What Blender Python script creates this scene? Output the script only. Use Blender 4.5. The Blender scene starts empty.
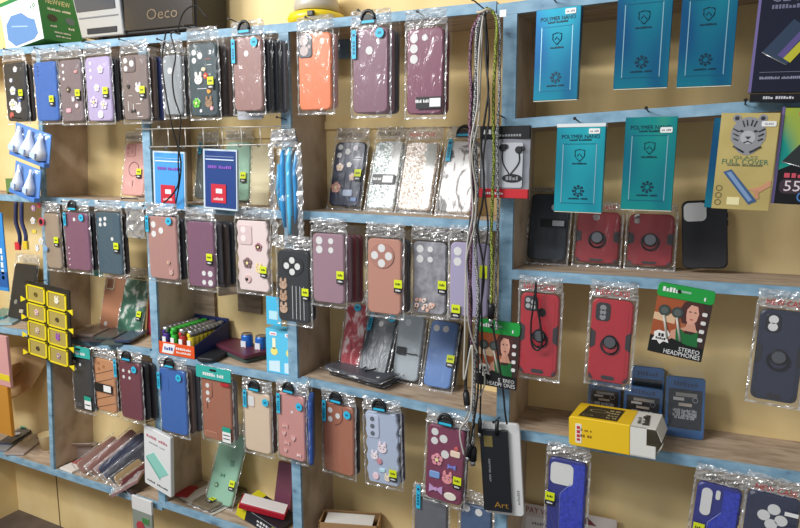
import bpy, bmesh, math, random
from mathutils import Vector, Matrix
random.seed(7)
S = bpy.context.scene
COL = S.collection
# ------------------------------------------------------------------ camera model (image 800x528)
YAW, PIT, ROL, FPX, DCAM = math.radians(27), math.radians(9.1), math.radians(.3), 640., 1.193
_f = Vector((-math.sin(YAW)*math.cos(PIT), math.cos(YAW)*math.cos(PIT), -math.sin(PIT)))
_r0 = Vector((math.cos(YAW), math.sin(YAW), 0)); _u0 = _r0.cross(_f)
_r = _r0*math.cos(ROL) + _u0*math.sin(ROL); _u = _u0*math.cos(ROL) - _r0*math.sin(ROL)
CAM = Vector((0, -DCAM, 0))
DEPTH = .14                                            # shelf depth: front edge y=0, wall y=.14
def ray(px, py): return _f + _r*((px-400)/FPX) - _u*((py-264)/FPX)
def at(px, py, Y=0.):
    d = ray(px, py); return CAM + d*((Y+DCAM)/d.y)
def at_z(px, py, z):
    d = ray(px, py); return CAM + d*(z/d.z)
cam = bpy.data.cameras.new('camera'); cam.sensor_width = 36; cam.lens = FPX*36/800; cam.clip_start = .05
co = bpy.data.objects.new('camera', cam); COL.objects.link(co); S.camera = co
co.matrix_world = Matrix(((_r.x, _u.x, -_f.x, CAM.x), (_r.y, _u.y, -_f.y, CAM.y), (_r.z, _u.z, -_f.z, CAM.z), (0, 0, 0, 1)))
# ------------------------------------------------------------------ materials
_M = {}
def lin(h):
    h = h.lstrip('#'); c = [int(h[i:i+2], 16)/255 for i in (0, 2, 4)]
    return [((x+.055)/1.055)**2.4 if x > .04045 else x/12.92 for x in c] + [1]
def _new(key):
    m = bpy.data.materials.new('mat_'+str(key)); m.use_nodes = True
    nt = m.node_tree; return m, nt, nt.nodes['Principled BSDF']
def mat(h, rough=.45, metal=0., spec=.5, bump=0., bscale=400., vary=0., coat=0.):
    k = (h, rough, metal, spec, bump, bscale, vary, coat)
    if k in _M: return _M[k]
    m, nt, b = _new(h); N = nt.nodes; L = nt.links
    b.inputs['Base Color'].default_value = lin(h); b.inputs['Roughness'].default_value = rough
    b.inputs['Metallic'].default_value = metal; b.inputs['Specular IOR Level'].default_value = spec
    b.inputs['Coat Weight'].default_value = coat; b.inputs['Coat Roughness'].default_value = .12
    tc = N.new('ShaderNodeTexCoord')
    if bump or vary:
        n = N.new('ShaderNodeTexNoise'); n.inputs['Scale'].default_value = bscale; n.inputs['Detail'].default_value = 4
        L.new(tc.outputs['Object'], n.inputs['Vector'])
        if bump:
            bp = N.new('ShaderNodeBump'); bp.inputs['Strength'].default_value = bump; bp.inputs['Distance'].default_value = .002
            L.new(n.outputs['Fac'], bp.inputs['Height']); L.new(bp.outputs['Normal'], b.inputs['Normal'])
        if vary:
            n2 = N.new('ShaderNodeTexNoise'); n2.inputs['Scale'].default_value = bscale*.15; n2.inputs['Detail'].default_value = 5
            L.new(tc.outputs['Object'], n2.inputs['Vector'])
            hs = N.new('ShaderNodeHueSaturation'); hs.inputs['Color'].default_value = lin(h)
            mr = N.new('ShaderNodeMapRange'); mr.inputs[1].default_value = .3; mr.inputs[2].default_value = .7
            mr.inputs[3].default_value = 1-vary; mr.inputs[4].default_value = 1+vary
            L.new(n2.outputs['Fac'], mr.inputs[0]); L.new(mr.outputs[0], hs.inputs['Value']); L.new(hs.outputs[0], b.inputs['Base Color'])
    _M[k] = m; return m
def ramp_mat(key, stops, scale=(1, 1, 1), nscale=20., detail=6., rough=.6, bump=.2, metal=0., distort=0., vor=False, bdist=.002):
    if key in _M: return _M[key]
    m, nt, b = _new(key); N = nt.nodes; L = nt.links
    tc = N.new('ShaderNodeTexCoord'); mp = N.new('ShaderNodeMapping'); mp.inputs['Scale'].default_value = scale
    L.new(tc.outputs['Object'], mp.inputs['Vector'])
    if vor:
        n = N.new('ShaderNodeTexVoronoi'); n.inputs['Scale'].default_value = nscale; out = n.outputs['Color']
        bw = N.new('ShaderNodeRGBToBW'); L.new(out, bw.inputs[0]); out = bw.outputs[0]
    else:
        n = N.new('ShaderNodeTexNoise'); n.inputs['Scale'].default_value = nscale; n.inputs['Detail'].default_value = detail
        n.inputs['Distortion'].default_value = distort; out = n.outputs['Fac']
    L.new(mp.outputs[0], n.inputs['Vector'])
    cr = N.new('ShaderNodeValToRGB'); e = cr.color_ramp.elements
    for i, (p, c) in enumerate(stops):
        el = e[i] if i < 2 else e.new(p)
        el.position = p; el.color = lin(c)
    L.new(out, cr.inputs[0]); L.new(cr.outputs[0], b.inputs['Base Color'])
    b.inputs['Roughness'].default_value = rough; b.inputs['Metallic'].default_value = metal
    if bump:
        bp = N.new('ShaderNodeBump'); bp.inputs['Strength'].default_value = bump; bp.inputs['Distance'].default_value = bdist
        L.new(out, bp.inputs['Height']); L.new(bp.outputs['Normal'], b.inputs['Normal'])
    _M[key] = m; return m
def clear_mat(key, gloss=.16, rough=.18, milk=.03, bump=.6, scale=55., tint='FFFFFF', stretch=(1, 1, .5)):
    if key in _M: return _M[key]
    m = bpy.data.materials.new('mat_'+key); m.use_nodes = True; nt = m.node_tree; N = nt.nodes; L = nt.links
    N.remove(N['Principled BSDF']); out = N['Material Output']
    tr = N.new('ShaderNodeBsdfTransparent'); tr.inputs[0].default_value = lin(tint)
    gl = N.new('ShaderNodeBsdfGlossy'); gl.inputs['Roughness'].default_value = rough
    df = N.new('ShaderNodeBsdfDiffuse'); df.inputs[0].default_value = (.9, .9, .9, 1)
    tc = N.new('ShaderNodeTexCoord'); mp = N.new('ShaderNodeMapping'); mp.inputs['Scale'].default_value = stretch
    n = N.new('ShaderNodeTexNoise'); n.inputs['Scale'].default_value = scale; n.inputs['Detail'].default_value = 3; n.inputs['Distortion'].default_value = 1.2
    L.new(tc.outputs['Object'], mp.inputs[0]); L.new(mp.outputs[0], n.inputs['Vector'])
    bp = N.new('ShaderNodeBump'); bp.inputs['Strength'].default_value = bump; bp.inputs['Distance'].default_value = .012
    L.new(n.outputs['Fac'], bp.inputs['Height']); L.new(bp.outputs['Normal'], gl.inputs['Normal'])
    a = N.new('ShaderNodeMixShader'); a.inputs[0].default_value = gloss
    L.new(tr.outputs[0], a.inputs[1]); L.new(gl.outputs[0], a.inputs[2])
    c = N.new('ShaderNodeMixShader'); c.inputs[0].default_value = milk
    L.new(a.outputs[0], c.inputs[1]); L.new(df.outputs[0], c.inputs[2]); L.new(c.outputs[0], out.inputs['Surface'])
    _M[key] = m; return m
def braid_mat(key, c1, c2, per=.008):
    if key in _M: return _M[key]
    m, nt, b = _new(key); N = nt.nodes; L = nt.links
    tc = N.new('ShaderNodeTexCoord'); w = N.new('ShaderNodeTexChecker'); w.inputs['Scale'].default_value = 1/per
    w.inputs['Color1'].default_value = lin(c1); w.inputs['Color2'].default_value = lin(c2)
    mp = N.new('ShaderNodeMapping'); mp.inputs['Rotation'].default_value = (.6, .6, .3)
    L.new(tc.outputs['Object'], mp.inputs[0]); L.new(mp.outputs[0], w.inputs['Vector']); L.new(w.outputs['Color'], b.inputs['Base Color'])
    b.inputs['Roughness'].default_value = .7; _M[key] = m; return m
BAG = clear_mat('clear_bag', .07, .17, .008, .5, 30., 'FFFFFF', (1.4, 1, .45))
BAG2 = clear_mat('calm_bag', .035, .3, .01, .6, 30., 'FFFFFF', (1.4, 1, .45))
HEAD = clear_mat('crinkled_film', .42, .16, .2, 1., 50.)
RIGID = clear_mat('clear_plastic', .05, .12, .005, .2, 20.)
WOOD = ramp_mat('raw_wood', [(.25, '97836C'), (.5, 'BBA78F'), (.8, 'CFBDA6')], (14, 3, 1.6), 7, 8, .85, .25)
BOARD = ramp_mat('raw_board', [(.25, '87735F'), (.5, 'AC9882'), (.8, 'C2AF99')], (2, 9, 9), 9, 8, .85, .3)
PAINT = ramp_mat('sky_blue_paint', [(.26, '566877'), (.36, '7398B0'), (.55, '86AAC0'), (.8, '9CBCCE')], (3, 6, 6), 9, 8, .6, .3)
WALL = ramp_mat('cream_wall', [(.2, 'D6B97E'), (.5, 'E7CD94'), (.8, 'EFDBA8')], (1, 1, 1), 6, 8, .8, .08)
FLOOR = ramp_mat('dark_floor', [(.2, '4A3F38'), (.8, '6B5D52')], (1, 1, 1), 12, 6, .8, .1)
BLACK = mat('15161A', .45)
WHITE = mat('E8E8E6', .5)
PAPER = mat('EDEBE4', .7)
LIME = mat('D4E01A', .5)
CYAN = mat('2FB4D8', .5)
STEEL = mat('B8BABC', .3, .9)
HOLE = mat('DCDCDA', .6)
NAIL = mat('2A2624', .5, .6)
# ------------------------------------------------------------------ mesh builder
_T = {}
def text_geo(s):
    if s not in _T and s[0] == '~':                    # print too small to read in the photo: rows of strokes
        rr_ = random.Random(s); vs = []; fs = []; x = 0.
        for ch in s[1:]:
            if ch == ' ': x += .45; continue
            wd = rr_.uniform(.3, .5); z0 = -.5; z1 = rr_.choice((.5, .5, .2)); k = len(vs)
            vs += [(x, z0), (x+wd, z0), (x+wd, z1), (x, z1)]; fs.append((k, k+1, k+2, k+3)); x += wd+.16
        x -= .16; _T[s] = ([(a/x-.5, b) for a, b in vs], fs, x)
    if s not in _T:
        cu = bpy.data.curves.new('t', 'FONT'); cu.body = s; cu.align_x = 'LEFT'; cu.resolution_u = 2
        o = bpy.data.objects.new('t', cu); COL.objects.link(o)
        bpy.context.view_layer.update()
        me = o.evaluated_get(bpy.context.evaluated_depsgraph_get()).to_mesh()
        vs = [v.co.copy() for v in me.vertices]; fs = [tuple(p.vertices) for p in me.polygons]
        bpy.data.objects.remove(o); bpy.data.curves.remove(cu)
        x0 = min(v.x for v in vs); x1 = max(v.x for v in vs); y0 = min(v.y for v in vs); y1 = max(v.y for v in vs)
        _T[s] = ([((v.x-x0)/(x1-x0)-.5, (v.y-y0)/(y1-y0)-.5) for v in vs], fs, (x1-x0)/(y1-y0))
    return _T[s]
class MB:
    def __init__(s): s.v = []; s.f = []; s.mi = []; s.sm = []; s.mats = []; s.tx = []
    def m(s, mt):
        if mt not in s.mats: s.mats.append(mt)
        return s.mats.index(mt)
    def add(s, vs, fs, mt, smooth=False):
        o = len(s.v); k = s.m(mt); s.v += [tuple(v) for v in vs]
        for f in fs: s.f.append(tuple(o+i for i in f)); s.mi.append(k); s.sm.append(smooth)
        return s
    def loops(s, loops, mt, cap0=True, cap1=True, smooth=False):
        n = len(loops[0]); vs = [p for l in loops for p in l]; fs = []
        for i in range(len(loops)-1):
            for j in range(n):
                a = i*n+j; b = i*n+(j+1) % n; fs.append((a, b, b+n, a+n))
        s.add(vs, fs, mt, smooth)
        o = len(s.v)-len(vs); k = s.m(mt)
        if cap0: s.f.append(tuple(o+j for j in reversed(range(n)))); s.mi.append(k); s.sm.append(False)
        if cap1: s.f.append(tuple(o+(len(loops)-1)*n+j for j in range(n))); s.mi.append(k); s.sm.append(False)
        return s
    def prism(s, pts, y0, y1, mt, e=0.):
        """outline pts (x,z) counter-clockwise seen from the front, extruded in y"""
        if e:
            cx = sum(p[0] for p in pts)/len(pts); cz = sum(p[1] for p in pts)/len(pts)
            w = max(abs(p[0]-cx) for p in pts); h = max(abs(p[1]-cz) for p in pts)
            ins = [(cx+(x-cx)*(1-e/w), cz+(z-cz)*(1-e/h)) for x, z in pts]
            L = [[(x, y0, z) for x, z in ins], [(x, y0+e, z) for x, z in pts], [(x, y1-e, z) for x, z in pts], [(x, y1, z) for x, z in ins]]
        else: L = [[(x, y0, z) for x, z in pts], [(x, y1, z) for x, z in pts]]
        # winding: outline ccw from -y => front cap faces -y
        return s.loops([list(reversed(l)) for l in L], mt)
    def rr(s, cx, cz, w, h, r, y0, y1, mt, e=0., n=5):
        r = min(r, w/2-1e-5, h/2-1e-5); pts = []
        for ax, az, a0 in ((1, 1, 0), (-1, 1, 90), (-1, -1, 180), (1, -1, 270)):
            for k in range(n+1):
                a = math.radians(a0+90*k/n); pts.append((cx+ax*(w/2-r)+r*math.cos(a), cz+az*(h/2-r)+r*math.sin(a)))
        return s.prism(pts, y0, y1, mt, e)
    def disc(s, cx, cz, r, y0, y1, mt, n=20, e=0., rz=None):
        return s.prism([(cx+r*math.cos(2*math.pi*k/n), cz+(rz or r)*math.sin(2*math.pi*k/n)) for k in range(n)], y0, y1, mt, e)
    def ring(s, cx, cz, r0, r1, y0, y1, mt, n=24):
        c = [(math.cos(2*math.pi*k/n), math.sin(2*math.pi*k/n)) for k in range(n)]
        L = [[(cx+r*a, y, cz+r*b) for a, b in c] for r, y in ((r0, y1), (r0, y0), (r1, y0), (r1, y1), (r0, y1))]
        return s.loops(L, mt, False, False)
    def box(s, x0, x1, y0, y1, z0, z1, mt, e=0.):
        return s.prism([(x0, z0), (x1, z0), (x1, z1), (x0, z1)], y0, y1, mt, e)
    def hexa(s, p, mt):
        return s.add(p, [(0, 3, 2, 1), (4, 5, 6, 7), (0, 1, 5, 4), (1, 2, 6, 5), (2, 3, 7, 6), (3, 0, 4, 7)], mt)
    def tube(s, pts, r, mt, n=6, taper=None):
        pts = [Vector(p) for p in pts]; L = []; ref = None
        for i, p in enumerate(pts):
            t = (pts[min(i+1, len(pts)-1)]-pts[max(i-1, 0)]).normalized()
            a = (ref - t*ref.dot(t)).normalized() if ref and (ref - t*ref.dot(t)).length > 1e-4 else t.orthogonal().normalized()
            ref = a; b = t.cross(a); rr = r if taper is None else taper[i]
            L.append([p+(a*math.cos(2*math.pi*k/n)+b*math.sin(2*math.pi*k/n))*rr for k in range(n)])
        return s.loops(L, mt, True, True, True)
    def lathe(s, prof, mt, cx=0, cy=0, n=16, ax='z'):
        L = []
        for r, z in prof:
            c = [(r*math.cos(2*math.pi*k/n), r*math.sin(2*math.pi*k/n)) for k in range(n)]
            L.append([(cx+a, cy+b, z) if ax == 'z' else (cx+a, -z, cy+b) for a, b in c])
        return s.loops(L, mt, True, True, True)
    def grid(s, x0, x1, z0, z1, nx, nz, fy, mt, smooth=False, fx=None):
        vs = []; fs = []
        for j in range(nz+1):
            for i in range(nx+1):
                u = i/nx; v = j/nz; x = x0+(x1-x0)*u
                if fx: x = fx(u, v, x)
                vs.append((x, fy(u, v), z0+(z1-z0)*v))
        for j in range(nz):
            for i in range(nx):
                a = j*(nx+1)+i; fs.append((a, a+1, a+nx+2, a+nx+1))
        return s.add(vs, fs, mt, smooth)
    def text(s, t, cx, cz, h, y, mt, w=None, rot=0.):
        p, fs, asp = text_geo(t); W = w or h*asp; c, sn = math.cos(rot), math.sin(rot)
        n0 = len(s.f); s.add([(cx+a*W*c-b*h*sn, y, cz+a*W*sn+b*h*c) for a, b in p], fs, mt); s.tx.append((n0, len(s.f))); return s
    def poly(s, pts, y, mt):
        return s.add([(x, y, z) for x, z in pts], [tuple(range(len(pts)))], mt)
    def part_of(s, keep):
        o = MB(); o.mats = s.mats; ix = {}
        for i in keep:
            f = s.f[i]
            for k in f:
                if k not in ix: ix[k] = len(o.v); o.v.append(s.v[k])
            o.f.append(tuple(ix[k] for k in f)); o.mi.append(s.mi[i]); o.sm.append(s.sm[i])
        return o
    def build(s, name, parent=None, M=None):
        if name == 'printed_title' and parent is not None and len(s.tx) > 1:      # one part per printed line
            inside = set()
            for a, b in s.tx: s.part_of(range(a, b)).build('printed_line', parent); inside.update(range(a, b))
            rest = [i for i in range(len(s.f)) if i not in inside]
            return s.part_of(rest).build('printed_mark', parent) if rest else None
        me = bpy.data.meshes.new(name); me.from_pydata(s.v, [], s.f)
        for mt in s.mats: me.materials.append(mt)
        me.polygons.foreach_set('material_index', s.mi); me.polygons.foreach_set('use_smooth', s.sm)
        me.update(); o = bpy.data.objects.new(name, me); COL.objects.link(o)
        if parent is not None: o.parent = parent
        if M is not None: o.matrix_world = M
        return o
def frame(Q, P=None, x=(1, 0, 0)):
    z = ((P-Q) if P is not None else Vector((0, 0, 1))).normalized(); x = Vector(x)
    x = (x - z*x.dot(z)).normalized(); y = z.cross(x)
    return Matrix(((x.x, y.x, z.x, Q.x), (x.y, y.y, z.y, Q.y), (x.z, y.z, z.z, Q.z), (0, 0, 0, 1)))
def thing(name, label, cat, M, group=None):
    o = bpy.data.objects.new(name, None); o.empty_display_size = .02; COL.objects.link(o); o.matrix_world = M
    o['label'] = label; o['category'] = cat
    if group: o['group'] = group
    return o
def tag(o, label, cat, group=None):
    o['label'] = label; o['category'] = cat
    if group: o['group'] = group
    return o
def struct(o): o['kind'] = 'structure'; return o
def smooth_path(pts, n=6):
    out = []
    for i in range(len(pts)-1):
        p0 = pts[max(i-1, 0)]; p1 = pts[i]; p2 = pts[i+1]; p3 = pts[min(i+2, len(pts)-1)]
        for k in range(n):
            t = k/n; out.append(.5*((2*p1)+(p2-p0)*t+(2*p0-5*p1+4*p2-p3)*t*t+(3*p1-p0-3*p2+p3)*t**3))
    return out+[pts[-1]]
# ------------------------------------------------------------------ the setting
XL = at(18, 500, DEPTH).x; ZF = at(30, 514, DEPTH).z; XR = .95; ZT = .62
def slab(name, x0, x1, y0, y1, z0, z1, m): return struct(MB().box(x0, x1, y0, y1, z0, z1, m).build(name))
slab('wall_back', XL-.05, XR, DEPTH, DEPTH+.05, ZF-.05, ZT, WALL)
slab('wall_left', XL-.05, XL, -.75, DEPTH, ZF-.05, ZT, WALL)
slab('floor', XL-.05, XR, -.9, DEPTH+.05, ZF-.05, ZF, FLOOR)
# thin batten and lining boards fixed to the wall, visible in the open bays
def batten(px0, px1, py, h, m, name, th=.006):
    a = at(px0, py, DEPTH); b = at(px1, py, DEPTH)
    return struct(MB().box(a.x, b.x, DEPTH-th, DEPTH, a.z-h, a.z, m).build(name))
batten(322, 500, 122, .018, WALL, 'trim_1'); batten(196, 290, 128, .03, WALL, 'trim_2')
batten(330, 352, 36, .055, mat('6E89A0', .7), 'trim_3', .02)
batten(262, 283, 42, .06, mat('6E89A0', .7), 'trim_4', .02)
batten(187, 216, 284, .09, ramp_mat('grey_plank', [(.25, '6E5E4E'), (.5, '8C7A66'), (.8, 'A08E78')], (2, 2, 14), 6, 8, .85, .3), 'trim_5', .01); batten(239, 262, 280, .085, ramp_mat('grey_plank', [], ), 'trim_6', .008)
struct(MB().box(at(56, 480, DEPTH).x, at(57, 480, DEPTH).x, DEPTH-.0006, DEPTH, ZF, at(56, 470, DEPTH).z, mat('6A5636', .9)).build('trim_7'))
# ------------------------------------------------------------------ the shelving
shelving = thing('wall_shelving', 'built-in raw wood shelving with sky blue painted front edges across the cream wall', 'shelving', Matrix.Translation((-.87, DEPTH/2, ZF)))
def sub(o, p=shelving):
    o.parent = p; o.location = Vector((0, 0, 0)) - (shelving.location if p is shelving else Vector((0, 0, 0))); return o
BD = {}
def board(key, p0, p1, th=.018, depth=DEPTH, y0=0., m=BOARD):
    a = at(*p0); b = at(*p1); BD[key] = (a, b)
    d = Vector((0, 0, th))
    def hx(ya, yb, up): 
        c = [Vector((a.x, ya, a.z)), Vector((b.x, ya, b.z)), Vector((b.x, yb, b.z)), Vector((a.x, yb, a.z))]
        return [p-d for p in c]+[p+Vector((0, 0, up)) for p in c]
    o = sub(MB().hexa(hx(y0+.004, depth, 0), m).build('shelf_board', shelving))
    if m is BOARD or True:
        e = sub(MB().hexa([p for p in hx(y0-.004, y0+.0039, .0008)], PAINT).build('painted_edge', o), o)
        e.location = (0, 0, 0)
    return o
def upright(p0, p1, w):
    a = at(*p0); b = at(*p1); h = w/2
    def hx(ya, yb, h):
        return [Vector((q.x+s*h, y, q.z)) for q, in ((b,), (a,)) for s, y in ((-1, ya), (1, ya), (1, yb), (-1, yb))]
    o = sub(MB().hexa(hx(.004, DEPTH, h*.96), WOOD).build('upright', shelving))
    e = MB().hexa(hx(-.0035, .0039, h), PAINT).build('painted_edge', o)
    return o
board('T1', (-60, 55), (284, 24)); board('T2', (284, 24), (497, 2)); board('T3', (498, 5), (900, -48), .02)
board('L2', (-60, 191), (288, 211)); board('M2', (300, 211), (503, 222)); board('R1', (505, 120), (900, 90.5))
board('R2', (500, 269), (900, 294)); board('R3', (505, 428), (900, 488)); board('L3', (-60, 318), (151, 349))
board('L3b', (151, 351), (302, 379)); board('M3', (302, 377), (500, 419)); board('L4', (-60, 433), (163, 504))
board('L4b', (163, 501), (300, 546)); board('M4', (300, 552), (500, 612))
upright((39, 50), (53, 468), .017); upright((143, 46), (163, 503), .026); upright((284, 26), (299, 548), .026); upright((511, 8), (499, 620), .026)
def top_z(key, X, ): a, b = BD[key]; return a.z+(b.z-a.z)*(X-a.x)/(b.x-a.x)
def on(key, px, py, up=0.):
    """where the line of sight through a pixel meets the top of a shelf board"""
    a, b = BD[key]; n = (b-a).cross(Vector((0, 1, 0))).normalized(); d = ray(px, py)
    p = CAM + d*((a-CAM).dot(n)/d.dot(n)); p.z += up; return p
p = at(226, 286, .09); q = at(272, 290, .02)
sub(MB().hexa([Vector(v) for v in ((p.x, .06, p.z-.022), (q.x, .06, q.z-.006), (q.x, .13, q.z-.006), (p.x, .13, p.z-.022), (p.x, .06, p.z), (q.x, .06, q.z+.006), (q.x, .13, q.z+.006), (p.x, .13, p.z))], BOARD).build('bracket', shelving))
def nail(px, py, L=.03):
    p = at(px, py, 0); o = MB().tube([(p.x, .004, p.z), (p.x, -L, p.z+.004)], .0013, NAIL, 6)
    o.disc(p.x, p.z+.004, .003, -L-.001, -L, NAIL, 8)
    return sub(o.build('nail', shelving))
# ------------------------------------------------------------------ phone cases
HEX = {}
def deco(mb, kind, x, z, r, c):
    m = mat(c, .4); y0, y1 = -.0028, .001
    if kind == 'd': mb.disc(x, z, r, y0, y1, m, 16, .0008)
    elif kind == 'o': mb.disc(x, z, r, y0, y1, m, 16, .0008, r*.6)
    elif kind == 'p': mb.disc(x, z, r, -.0006, y1, m, 14)
    elif kind == 'r': mb.rr(x, z, r*2, r*1.2, r*.3, y0, y1, m, .0008)
    elif kind == 'l': mb.rr(x, z, r*2, .0012, .0005, -.0006, y1, m)
    elif kind == 'v': mb.rr(x, z, .0012, r*2, .0005, -.0006, y1, m)
    elif kind == 'f':
        for k in range(5):
            a = math.radians(90+72*k); mb.disc(x+r*.55*math.cos(a), z+r*.55*math.sin(a), r*.5, y0, y1, m, 10, .0006)
        mb.disc(x, z, r*.3, y0-.0008, y1, mat('F2E3A0', .4), 8)
    elif kind == 'b':          # little animal head with two ears
        mb.disc(x, z, r, y0, y1, m, 14, .0008, r*.85)
        for s in (-1, 1): mb.disc(x+s*r*.55, z+r*.95, r*.32, y0, y1, m, 10, .0006, r*.6)
        for s in (-1, 1): mb.disc(x+s*r*.35, z+r*.1, r*.1, y0-.0006, y0, mat('40302C'), 6)
    elif kind == 'w':          # bow
        for s in (-1, 1): mb.prism([(x, z), (x+s*r, z-r*.6), (x+s*r, z+r*.6)][::s], y0, y1, m)
        mb.disc(x, z, r*.25, y0-.0008, y1, m, 8)
    elif kind == 'h':          # heart
        mb.prism([(x, z-r), (x+r*.9, z+r*.1), (x+r*.75, z+r*.75), (x+r*.3, z+r*.8), (x, z+r*.4), (x-r*.3, z+r*.8), (x-r*.75, z+r*.75), (x-r*.9, z+r*.1)], y0, y1, m, .0005)
def bag_parts(root, w, h, t, head=.034, title=None, tcol='222222', seed=0, m=None, tmat=None):
    R = random.Random(seed); W = w+.013; z1 = h+.004
    ph = [R.uniform(0, 6.3) for _ in range(4)]
    def fy(u, v):
        edge = min(u, 1-u)*8; 
        return -.0025 - .0012*min(1, edge)*(1+math.sin(9*v+ph[0]+4*u)*.5) + (0 if edge > .6 else t*.5*(1-edge/.6)) + R.uniform(-.0005, .0005)
    mb = MB().grid(-W/2, W/2, -.009, z1, 7, 12, fy, m or BAG, True)
    mb.grid(-W/2, W/2, -.009, z1, 2, 2, lambda u, v: t*.5 if u in (0, 1) else t+.0015, m or BAG, True)
    sm = [(-W/2, -W/2+.0035), (W/2-.0035, W/2)]
    for a, c in sm: mb.grid(a, c, -.009, z1, 1, 22, lambda u, v: t*.45+R.uniform(-.0035, .001), HEAD, False)
    mb.grid(-W/2, W/2, -.0095, -.0055, 12, 1, lambda u, v: t*.45+R.uniform(-.0035, .001), HEAD, False)
    mb.build('bag', root)
    if head:
        hb = MB().grid(-W/2, W/2, z1, h+head, 12, 9, lambda u, v: -.002+(t*.5)*(min(u, 1-u) < .05)+R.uniform(-.0034, .0034)*(.4+v),
                       HEAD, False, lambda u, v, x: x*(1-.10*v*(R.random())) + R.uniform(-.0015, .0015))
        ho = hb.build('bag_top', root)
        if title: MB().text(title, 0, h+head*.42, .0092, -.0082, tmat or mat(tcol, .5), w*.8).build('printed_title', root)
def case(label, box, col, holes=(), island=None, decos=(), n=0, stack=('22242A',), sticker=None, dot=None, strip=None, hanger=False,
         title=None, tcol='222222', tilt=0., yaw=0., rough=.4, shell=None, group=None, head=.034, M=None, w=None, h=None, t=.0105,
         short=None, bag=True, extra=None, hole_col='DCDCDA', rim=None, wavy=False, nl=True, Y=None, bagm=None, dxs=.004):
    seed = sum(map(ord, label))
    if M is None:
        xl, yt, xr, yb = box; xm = (xl+xr)/2; Y = -(.016+.0145*n) if Y is None else Y
        a = at(xm, yt, Y); b = at(xm, yb, Y); h = h or (a-b).length; w = w or (at(xr, (yt+yb)/2, Y)-at(xl, (yt+yb)/2, Y)).length*.97
        Q = b.copy(); Q.x = at(xm, (yt+yb)/2, Y).x - h/2*math.sin(math.radians(tilt)); M = Matrix.Translation(Q) @ Matrix.Rotation(math.radians(tilt), 4, 'Y') @ Matrix.Rotation(math.radians(yaw), 4, 'Z')
        if nl: nail(xm, yt-11, .018+.0145*n)
    o = thing('phone_case', label, 'phone case', M, group or ('front phone cases hanging from the shelf edges' if box else 'phone cases standing or lying on the shelves'))
    sm = shell or mat(col, rough)
    sb = MB()
    if wavy:
        pts = []
        N = 40
        for i in range(N): pts.append((w/2-.003+.002*math.sin(i*2*math.pi*5/N), h*.03+h*.94*i/N))
        pts.append((w/2-.008, h)); pts.append((-w/2+.008, h))
        for i in range(N): pts.append((-w/2+.003-.002*math.sin(i*2*math.pi*5/N), h*.97-h*.94*i/N))
        pts.append((-w/2+.008, 0)); pts.append((w/2-.008, 0))
        sb.prism(pts, 0, t, sm, .002)
    else: sb.rr(0, h/2, w, h, .011, 0, t, sm, .0022)
    sh = sb.build('shell', o)
    if rim: MB().rr(0, h/2, w+.002, h+.002, .012, .002, t+.001, mat(rim, .4), .002).build('bumper_frame', o)
    # side buttons on the right edge
    MB().box(w/2-.0005, w/2+.0012, t*.3, t*.7, h*.62, h*.70, sm).box(w/2-.0005, w/2+.0012, t*.3, t*.7, h*.73, h*.80, sm).build('side_buttons', o)
    if island:
        u, v, iw, ih, shp, ic = island
        b = MB(); im = mat(ic, .4)
        (b.disc(u*w, h*(1-v), iw*w/2, -.002, .001, im, 28, .0008, ih*h/2) if shp == 'c' else b.rr(u*w, h*(1-v), iw*w, ih*h, .007, -.002, .001, im, .0008))
        b.build('camera_plate', o)
    for (u, v, r) in holes:
        z = -.0024 if island and abs(u-island[0]) <= island[2]/2 and abs(v-island[1]) <= island[3]/2 else -.0006
        MB().disc(u*w, h*(1-v), r, z, z+.0025, mat(hole_col, .6), 16).build('camera_hole', o)
    for d in decos:
        kind, u, v, r, c = d; b = MB(); deco(b, kind, u*w, h*(1-v), r, c); b.build('charm', o)
    if sticker:
        u, v = sticker; b = MB(); z = h*(1-v)
        b.box(u*w-.009, u*w+.009, -.0052, -.0048, z-.004, z+.013, LIME).box(u*w-.009, u*w+.009, -.0052, -.0048, z-.014, z-.0041, BLACK)
        b.text('~Rock', u*w, z+.0045, .005, -.0054, BLACK, .011).text('~ROSE', u*w, z-.009, .0035, -.0054, WHITE, .011); b.build('lime_sticker', o)
    if dot:
        u, v = dot; MB().disc(u*w, h*(1-v), .0095, -.005, -.0045, CYAN, 20).text('~new', u*w, h*(1-v), .0045, -.0053, mat('0B5C7C')).build('round_sticker', o)
    if strip:
        u, v, l = strip; b = MB().box(u*w-.005, u*w+.005, -.005, -.0045, h*(1-v)-l/2, h*(1-v)+l/2, CYAN); b.disc(u*w, h*(1-v)+l*.32, .003, -.0054, -.005, mat('12345E'), 10)
        b.text('~CASE', u*w, h*(1-v)-l*.12, .005, -.0054, mat('0B5C7C'), l*.45, math.pi/2); b.build('size_strip', o)
    if extra: extra(o, w, h, t)
    if bag: bag_parts(o, w, h, t, head, title, tcol, seed, bagm)
    if hanger:
        b = MB(); z = h+.012
        pts = [(.0145*math.cos(math.pi*k/14), z+.002+.017*math.sin(math.pi*k/14)) for k in range(15)]
        b.tube([(x, -.0075, q) for x, q in pts], .0035, BLACK, 6); b.box(-.017, .017, -.0085, -.0065, z-.006, z+.005, BLACK, .0005); b.box(-.014, .014, -.009, -.0086, z-.004, z+.001, CYAN)
        b.prism([(.0115*math.cos(math.pi*k/10), z+.003+.010*math.sin(math.pi*k/10)) for k in range(11)], -.0078, -.0068, BLACK)
        b.build('hanger', o)
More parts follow.
